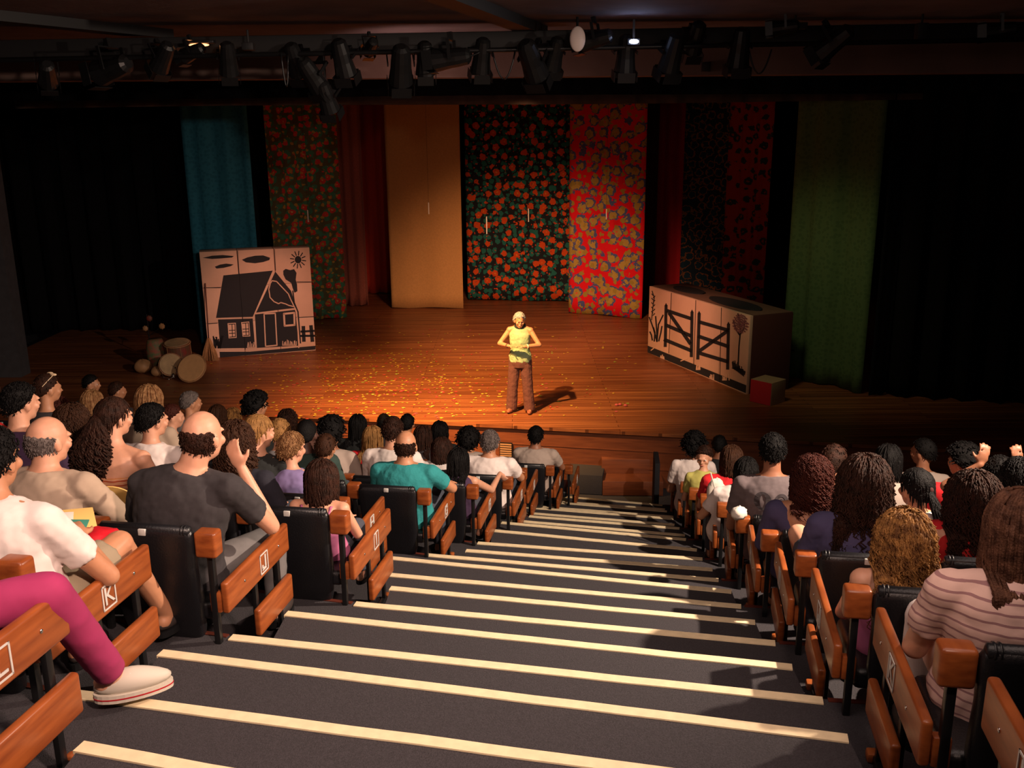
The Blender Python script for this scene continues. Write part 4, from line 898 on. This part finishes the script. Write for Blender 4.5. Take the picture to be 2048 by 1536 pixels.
art.lines('painted_leaves', [[(262, 785), (225, 660), (182, 548)], [(262, 785), (258, 680), (245, 540)], [(262, 780), (275, 620), (320, 530)], [(235, 780), (240, 700), (225, 650)], [(215, 770), (205, 720), (190, 690)], [(280, 780), (300, 700), (310, 640)]], 14, K)
art.lines('painted_tree', [[(1085, 700), (1065, 850), (1050, 1030)], [(1078, 750), (1040, 690), (1020, 610)], [(1080, 740), (1120, 680), (1130, 610)], [(1082, 700), (1080, 600), (1065, 540)]], 13, K)
mat('crown_purple', (.24, .10, .12), .8)
art.lines('tree_crown', [[(1080+70*q*math.cos(a), 630+85*q*math.sin(a)), (1080+70*q*math.cos(a)+16, 630+85*q*math.sin(a)+12)] for q in (.25, .5, .75, .98) for a in [i*PI/(3+6*q) for i in range(int(2*(3+6*q)))]], 12, 'crown_purple', 2)
art.lines('grass_tufts', [[(1000+i*9, 1050+i*7), (1000+i*9+random.uniform(-8, 8), 1050+i*7-random.uniform(40, 90))] for i in range(12)], 9, K)
art.poly('grass_base', [(985, 1050), (1040, 1035), (1120, 1085), (1110, 1118)], K)
art.lines('pale_tufts', [[(x+i*9, y), (x+i*9+random.uniform(-8, 8), y-random.uniform(20, 55))] for x, y in ((300, 960), (650, 1060), (780, 1160), (900, 1160)) for i in range(5)], 8, Cm, 2)
art.lines('pale_edge', [[(232, 848), (205, 868)], [(560, 955), (500, 975)], [(960, 1100), (962, 1160)]], 9, Cm, 2)
art.lines('seam', [[(403, 300), (380, 900)], [(652, 375), (625, 1010)], [(905, 465), (872, 1180)]], 5, K, 1)
# small red and beige cube, dark stool behind it
p = U(1543, 812, SZ)+Vector((0, .27, .19)); o = empty('cube_box', p, .72); tag(o, 'small cube box, red on one side and beige on the other, at stage right', 'box')
mat('cube_red', (.5, .012, .02), .8); mat('cube_beige', (.36, .24, .13), .85); c_ = .40
MB().box((0, 0, 0), (c_, c_, .38)).build('body', 'cube_beige', o, bevel=.006); MB().box((-c_/2-.003, 0, 0), (.006, c_-.01, .37)).build('red_face', 'cube_red', o)
for ch in kids(o): pass
p = U(1528, 762, SZ)+Vector((.42, .35, 0)); o = empty('stool', p, .3); tag(o, 'dark wooden stool standing between the box wall and the red cube', 'stool')
MB().box((0, 0, .5), (.42, .36, .04)).build('seat', 'black_paint', o, bevel=.01)
for x in (-.17, .17):
    for y in (-.14, .14): MB().box((x, y, .24), (.035, .035, .48)).build('leg', 'black_paint', o, bevel=.004)
MB().box((0, -.14, .2), (.32, .02, .03)).build('rung', 'black_paint', o)
# ------------------------------------------------------------------ instruments stage left
mat('skin_pale', (.50, .33, .17), .7, var=.3, vscale=7); mat('drum_red', (.25, .02, .02), .6, col2=(.1, .06, .03), vscale=6); mat('gourd', (.42, .22, .10), .6, var=.3, vscale=8); mat('tan_disc', (.62, .34, .15), .7, var=.1, vscale=12)
mat('ornament_green', (.10, .14, .06), .7, col2=(.3, .08, .05), vscale=14)
def drum(px, py, r, h, tiltx, rz, label, name='drum', body='drum_red', top='skin_pale', dz=0, mirror=False):
    p = U(px, py, SZ); e = empty(name, p+Vector((0, 0, dz)), rz); tag(e, label, 'drum')
    R = Matrix.Rotation(tiltx, 3, 'X'); lift = r*abs(math.sin(tiltx))+.004; f_ = lambda z: R @ Vector((0, 0, z))+Vector((0, 0, lift))
    MB().loft([f_(0), f_(h*.02), f_(h*.5), f_(h)], [r*.92, r*.97, r, r*.97], (1, 0, 0), 28).build('shell', body, e, smooth=False)
    sk = MB().loft([f_(h), f_(h+.008)], [r*.95, r*.93], (1, 0, 0), 28).build('skin', top, e)
    MB().loft([f_(h-.02)+R @ Vector((math.cos(a)*r, math.sin(a)*r, 0)) for a in [i*2*PI/28 for i in range(29)]], [.011]*29, (0, 0, 1), 6, False).build('hoop', 'gourd', e, smooth=True)
    for i in range(6):
        a = i*PI/3; u = Vector((math.cos(a)*r*1.02, math.sin(a)*r*1.02, 0)); MB().loft([f_(.03)+R @ u, f_(h-.02)+R @ u], [.005, .005], n=5).build('rope', 'straw', e)
    return e
drum(362, 738, .24, .50, .15, 0, 'large round drum with a red shell beside the house panel', body='drum_red')
drum(345, 752, .21, .12, 1.1, .3, 'round framed drum with a pale patterned skin leaning on the red drum', name='frame_drum')
drum(388, 762, .27, .06, .95, -.2, 'wide flat tan drum lying tilted at the front of the instrument pile', name='flat_drum', body='gourd', top='tan_disc')
p = U(340, 757, SZ); e = empty('tambourine', p); tag(e, 'small metal rimmed tambourine ring in front of the drums', 'tambourine'); R = Matrix.Rotation(.9, 3, 'X')
MB().loft([R @ Vector((math.cos(a)*.13, math.sin(a)*.13, 0))+Vector((0, 0, .115)) for a in [i*2*PI/32 for i in range(33)]], [(.022, .006)]*33, R @ Vector((0, 0, 1)), 8, False).build('frame', 'chrome', e, smooth=True)
for i in range(8):
    a = i*PI/4; MB().ell(R @ Vector((math.cos(a)*.13, math.sin(a)*.13, 0))+Vector((0, 0, .115)), (.02, .02, .006), R, 10, 6).build('jingle', 'chrome', e, smooth=True)
o = MB().ell(U(353, 752, SZ)+Vector((0, -.15, .05)), (.05, .05, .05), None, 24, 16).build('glint_ball', 'chrome', smooth=True); tag(o, 'small shiny metal bell added for the glint between the drums', 'ball')  # chrome sphere added to mirror the stage lamps as a bright point
o = MB().loft([(0, 0, 0), (0, 0, .12), (0, 0, .34), (0, 0, .52), (0, 0, .56)], [.13, .17, .18, .15, .13], n=24).build('painted_pot', 'ornament_green', smooth=True); o.location = U(306, 742, SZ)+Vector((0, .25, 0)); tag(o, 'dark painted pot left of the drums with floral patches', 'pot')
p = U(290, 726, SZ)+Vector((0, .35, 0)); e = empty('flower_stand', p); tag(e, 'thin stand with round orange and yellow paper flowers behind the pot', 'stand')
MB().loft([(0, 0, 0), (0, 0, .9)], [.012, .01], n=8).build('pole', 'metal_black', e)
for x, z, m_, r in ((-.05, .62, 'gourd', .055), (.28, .66, 'straw', .06), (.05, .82, 'drum_red', .06)):
    fl = MB().ell((x, -.02, z), (r, r*.6, r), None, 14, 10, lambda d: 1+.12*math.sin(8*math.atan2(d.z, d.x))).build('paper_flower', m_, e, smooth=True); MB().loft([(0, 0, z-.2), (x, -.02, z)], [.006, .006], n=6).build('stem', 'metal_black', fl)
for px, py, r, lb in ((283, 748, .16, 'brown rounded gourd at the left end of the instrument pile'), (312, 755, .12, 'small brown gourd between the large gourd and the tambourine')):
    o = MB().ell((0, 0, r*.8), (r, r, r*.8), None, 20, 14, lambda d: 1+.05*math.sin(5*math.atan2(d.y, d.x))).build('gourd', 'gourd', smooth=True); o.location = U(px, py, SZ)+Vector((0, .1, 0)); tag(o, lb, 'gourd')
# ------------------------------------------------------------------ petals
mb = MB(); mats = ['petal_yellow', 'petal_red', 'petal_pink', 'petal_green']
mat('petal_yellow', (.50, .32, .03), .8); mat('petal_red', (.42, .035, .025), .8); mat('petal_pink', (.42, .07, .08), .8); mat('petal_green', (.3, .38, .05), .8); mi = []
rp = random.Random(5)
for i in range(1300):
    if i % 3: px = rp.gauss(780, 150); py = rp.gauss(765, 45)
    else: px = rp.uniform(480, 1260); py = rp.uniform(650, 850)
    if py > 850 or py < 640: continue
    p = U(px, py, SZ+.003); 
    if p.y < 14.15-.2*p.x*0: continue
    r = rp.uniform(.012, .038); a0 = rp.random()*6; t = rp.uniform(-.006, .006)
    vs = [(p.x+math.cos(a0+k*1.257)*r*rp.uniform(.7, 1.1), p.y+math.sin(a0+k*1.257)*r*rp.uniform(.6, 1.1), p.z+.003+abs(t)*(k % 2)) for k in range(5)]
    mb.add(vs, [(0, 1, 2, 3, 4)]); mi.append(rp.choices(range(4), (5, 2.2, 1.5, 1))[0])
o = mb.build('flower_petals', 'petal_yellow')
for m_ in mats[1:]: o.data.materials.append(M[m_])
for f_, i in zip(o.data.polygons, mi): f_.material_index = i
tag(o, 'yellow and red flower petals scattered over the stage floor', 'petals', kind='stuff')
for px, py, i in ((1233, 812, 0), (1240, 811, 1), (1251, 813, 2)):
    o = MB().ell((0, 0, .02), (.03, .022, .02), None, 12, 8).build('pebble', 'petal_pink', smooth=True); o.location = U(px, py, SZ); tag(o, 'tiny pale pebble lying on the stage right of the performer', 'pebble', 'pebbles on the stage')
# ------------------------------------------------------------------ stage lights on the rig
mat('lens', (.55, .45, .42), .3); mat('led', (.55, .65, 1.0), .5, emit=60); mat('warm_lamp', (1.0, .35, .12), .5, emit=5)
def lamp_proto():
    e = empty('stage_light'); 
    b = MB().loft([(0, -.20, 0), (0, -.17, 0), (0, -.05, 0), (0, .05, 0), (0, .16, 0), (0, .2, 0)], [.05, .085, .10, .105, .12, .125], (1, 0, 0), 14).build('housing', 'metal_black', e)
    MB().loft([(0, .2, 0), (0, .205, 0)], [.105, .105], (1, 0, 0), 16).build('lens', 'black_paint', e)
    mb = MB()
    for q in (-1, 1): mb.box((q*.13, 0, .08), (.012, .035, .2))
    mb.box((0, 0, .185), (.272, .035, .012)); mb.build('yoke', 'metal_black', e)
    MB().box((0, 0, .225), (.05, .05, .08)).build('clamp', 'metal_black', e)
    mb = MB()
    for a in (0, PI/2, PI, 1.5*PI): mb.box((math.sin(a)*.13, .25, math.cos(a)*.13), (.2 if a in (0, PI) else .006, .11, .006 if a in (0, PI) else .2), None)
    mb.build('barn_doors', 'metal_black', e)
    return e
LP = lamp_proto(); TABLE = {}
for o in bpy.data.objects:
    if o.parent == LP: TABLE.setdefault(LP.name, []).append(o)
LS = [(95, 146, 1.0, .5, .5), (228, 136, 1.35, 1.2, .2), (328, 112, 1.0, .9, .7), (388, 104, .8, 1.3, .3), (456, 116, 1.0, .3, 1.0), (590, 118, 1.05, -.2, .9), (622, 148, 1.1, -.6, .8), (652, 192, 1.0, -.3, 1.0), (684, 114, 1.1, -.3, 1.1), (742, 92, .7, .5, .4), (802, 128, 1.25, .2, .9), (850, 116, 1.0, .1, 1.2), (905, 116, 1.15, 1.5, .1), (964, 110, 1.05, .3, 1.1), (1062, 118, 1.3, -.5, .8), (1110, 106, 1.0, .4, 1.0), (1194, 78, 1.0, 1.3, .2), (1252, 106, 1.1, .1, 1.3), (1346, 104, 1.15, .4, 1.1), (1392, 74, 1.0, .2, .9), (1480, 94, 1.15, .1, 1.3), (1572, 54, .8, 1.4, .1), (1672, 82, 1.15, .9, .6), (2004, 60, .9, 1.3, .1)]
for i, (px, py, s, yw, pt) in enumerate(LS):
    o = LP if i == 0 else copy_tree(LP, TABLE)
    o.location = UY(px, py, 9.62+.1*(i % 2)); s *= .78; o.scale = (s, s, s); o.rotation_euler = (-pt, 0, yw*.9)
    wide = i in (1, 12, 21, 23)
    tag(o, 'black stage spotlight low and apart, reaching below the pelmet in front of the cloths' if i == 7 else 'black theatre spotlight hanging in the row under the ceiling beam', 'spotlight', None if i == 7 else 'stage spotlights on the rig')
    # hanger from the pipe
    tz = ZC+.72+.011*o.location.x
    if tz-o.location.z > .2*s:
        h = MB().loft([(0, 0, 0), (0, 0, (tz-o.location.z))], [.012, .012], n=6).build('hanger', 'metal_black', o); h.rotation_mode = 'XYZ'
        h.matrix_local = (Matrix.Rotation(yw*.9, 4, 'Z') @ Matrix.Rotation(-pt, 4, 'X')).inverted() @ Matrix.Identity(4); h.scale = (1/s, 1/s, 1/s)
p = UY(1155, 78, 9.55); e = empty('round_lamp', p); tag(e, 'round frosted white lamp disc hanging on the rig', 'lamp')
MB().ell((0, 0, 0), (.075, .03, .115), None, 24, 14).build('disc', 'lens_white', e, smooth=True) if 'lens_white' in M else (mat('lens_white', (.8, .66, .62), .5), MB().ell((0, 0, 0), (.075, .03, .115), None, 24, 14).build('disc', 'lens_white', e, smooth=True))
MB().loft([(0, .02, .1), (0, .04, .2)], [.012, .012], n=8).build('stem', 'metal_black', e)
p = UY(1268, 83, 9.5); e = empty('led_lamp', p); tag(e, 'small glowing blue white lamp on the rig', 'lamp')
MB().ell((0, 0, 0), (.045, .02, .02), None, 16, 10).build('bulb', 'led', e, smooth=True); MB().box((0, .03, .0), (.12, .03, .06)).build('bracket', 'metal_black', e, bevel=.005); MB().box((0, .04, .1), (.02, .02, .2)).build('stem', 'metal_black', e)
p = UY(398, 90, 9.8); e = empty('warm_lamp', p); tag(e, 'flat reddish glowing lamp tucked under the beam at the left', 'lamp')
MB().ell((0, 0, 0), (.10, .04, .014), None, 18, 10).build('glow_plate', 'warm_lamp', e, smooth=True); MB().box((0, .02, .03), (.3, .1, .03)).build('shade', 'metal_black', e, bevel=.005)
for px, py, w_, h_, lb in ((1412, 134, .09, .11, 'small square black box fixed low on the pelmet, right of centre'), (1842, 66, .10, .18, 'narrow upright black box at the right part of the rig'), (497, 93, .11, .07, 'small flat black box left of the paired spotlights on the rig'), (1590, 52, .22, .06, 'low flat black box under the beam on the right')):
    p = UY(px, py, 12.14 if py == 134 else 9.75); o = MB().box((0, 0, 0), (w_, .1, h_)).box((0, 0, (h_/2+.06) if py != 134 else 0), (.02, .02, .12 if py != 134 else .02)).build('junction_box', 'black_paint', bevel=.006); o.location = p; tag(o, lb, 'box')
for a, b, sag, lb in (((985, 75), (1030, 92), .25, 'black cable loop hanging between spotlights near the centre of the rig'), ((1500, 62), (1545, 70), .22, 'thin cable loop right of the upright spotlight'), ((560, 80), (575, 95), .3, 'hanging cable loop at the left of the paired spotlights'), ((860, 70), (960, 68), .06, 'short slack cable above the wide spotlight')):
    A = UY(*a, 9.62); B = UY(*b, 9.62); A.z = ZC+.72; B.z = ZC+.72
    o = MB().loft([A.lerp(B, t)+Vector((0, 0, -sag*4*t*(1-t))) for t in [i/14 for i in range(15)]], [.008]*15, n=6).build('cable', 'metal_black', smooth=True); tag(o, lb, 'cable')
# ------------------------------------------------------------------ hand props
mat('fan_yellow', (.80, .52, .16), .7); mat('paper_green', (.05, .25, .18), .7); mat('paper_white', (.75, .68, .6), .7); mat('bag_red', (.55, .01, .02), .5, bump=.5, bscale=20); mat('plastic_black', (.01, .01, .012), .15)
def flat(name, px, py, z, sx, sy, th, rot, m, label, cat, tilt=(0, 0)):
    o = MB().box((0, 0, 0), (sx, sy, th)).build(name, m, bevel=min(th*.4, .004)); o.location = U(px, py, z); o.rotation_euler = (tilt[0], tilt[1], rot); tag(o, label, cat); return o
L19 = lev(19); L17 = lev(17)
flat('booklet', 128, 1040, L19+.645, .24, .17, .008, .5, 'fan_yellow', 'yellow booklet on the lap of the white t-shirt person', 'booklet', (.15, .1))
flat('leaflet', 140, 1052, L19+.66, .13, .10, .004, .2, 'paper_green', 'green and white leaflet lying on the yellow booklet', 'leaflet', (.15, .1))
flat('leaflet', 118, 1035, L19+.665, .11, .08, .004, .4, 'paper_white', 'small white leaflet lying on the yellow booklet', 'leaflet', (.15, .1))
o = MB().ell((0, 0, 0), (.13, .09, .06), None, 20, 14, lambda d: 1+.18*noise.noise(d*3)).build('handbag', 'bag_red', smooth=True); o.location = U(190, 1085, L19+.60); tag(o, 'small red handbag on the lap of the white t-shirt person', 'bag')
e = empty('hand_fan', U(236, 1003, L17+.70), .3); tag(e, 'round yellow hand fan held by the bald beige shirt man', 'fan')
MB().loft([(0, -.003, 0), (0, .003, 0)], [(.12, .10), (.12, .10)], (1, 0, 0), 28).build('blade', 'fan_yellow', e); MB().loft([(.0, 0, -.09), (-.02, 0, -.2)], [.007, .007], n=8).build('handle', 'fan_yellow', e)
e.rotation_euler = (.45, .5, .2)
o = MB().ell((0, 0, 0), (.15, .10, .13), None, 20, 14, lambda d: 1+.15*noise.noise(d*2.5)).build('handbag', 'plastic_black', smooth=True); o.location = U(893, 968, lev(9)+.62); tag(o, 'dark grey handbag between the teal shirted man and the row F girl', 'bag')
o = MB().ell((0, 0, 0), (.08, .05, .13), None, 16, 12, lambda d: 1+.2*noise.noise(d*3)).build('plastic_bag', 'paper_white', smooth=True); o.location = U(1432, 985, lev(9)+.66); tag(o, 'white paper bag held next to the red top in the right block', 'bag')
o = MB().ell((0, 0, 0), (.20, .12, .13), None, 24, 16, lambda d: 1+.12*noise.noise(d*2.5)).build('folded_jacket', 'red', smooth=True); o.location = U(1888, 1092, lev(15)+.80); tag(o, 'bright red jacket bundled over the seat right of the curly haired girl', 'jacket')
o = MB().ell((0, 0, 0), (.055, .05, .045), None, 16, 12, lambda d: 1+.3*noise.noise(d*4)).build('tissue', 'paper_white', smooth=True); o.location = U(1478, 1026, lev(11)+.90)+Vector((0, 0, .0)); tag(o, 'crumpled white tissue on top of the row G seat end', 'tissue')
o = MB().loft([(0, 0, 0), (-.05, 0, .16)], [.006, .006], n=8).build('drinking_straw', 'paper_white'); o.location = U(1431, 980, lev(9)+.72); tag(o, 'white straw sticking up out of the white paper bag', 'straw')

bake_all()
# ------------------------------------------------------------------ dark print on the grey t-shirt
from mathutils.bvhtree import BVHTree
bpy.context.view_layer.update()
for o in list(bpy.data.objects):
    if o.get('label', '').startswith('tall man in a grey t-shirt'):
        sh = [c for c in kids(o) if c.name.startswith('shirt')][0]
        bv = BVHTree.FromPolygons([v.co.copy() for v in sh.data.vertices], [tuple(p.vertices) for p in sh.data.polygons])
        zc = .50+(next(p[2] for p in PEOPLE if p[0].startswith('tall man in a grey'))-.50)*.60
        def on(x, z):
            h = bv.ray_cast(Vector((x, -1, z)), Vector((0, 1, 0))); return (h[0]+Vector((0, -.004, 0))) if h[0] else Vector((x, -.15, z))
        def band(name, outer, inner, cx, m='print_dark'):
            mb = MB(); N = 36
            for i in range(N):
                a = 2*PI*i/N; b = 2*PI*(i+1)/N
                q = [on(cx-.02+math.cos(a)*outer[0], zc+math.sin(a)*outer[1]), on(cx-.02+math.cos(b)*outer[0], zc+math.sin(b)*outer[1]), on(cx-.02+math.cos(b)*inner[0], zc+math.sin(b)*inner[1]), on(cx-.02+math.cos(a)*inner[0], zc+math.sin(a)*inner[1])]
                mb.add(q, [(0, 1, 2, 3)])
            return mb.build(name, m, sh)
        mat('print_dark', (.035, .026, .03), .9)
        band('print', (.058, .062), (.020, .046), -.045); band('print', (.048, .056), (.026, .036), .078); band('print', (.020, .024), (.004, .006), .078)
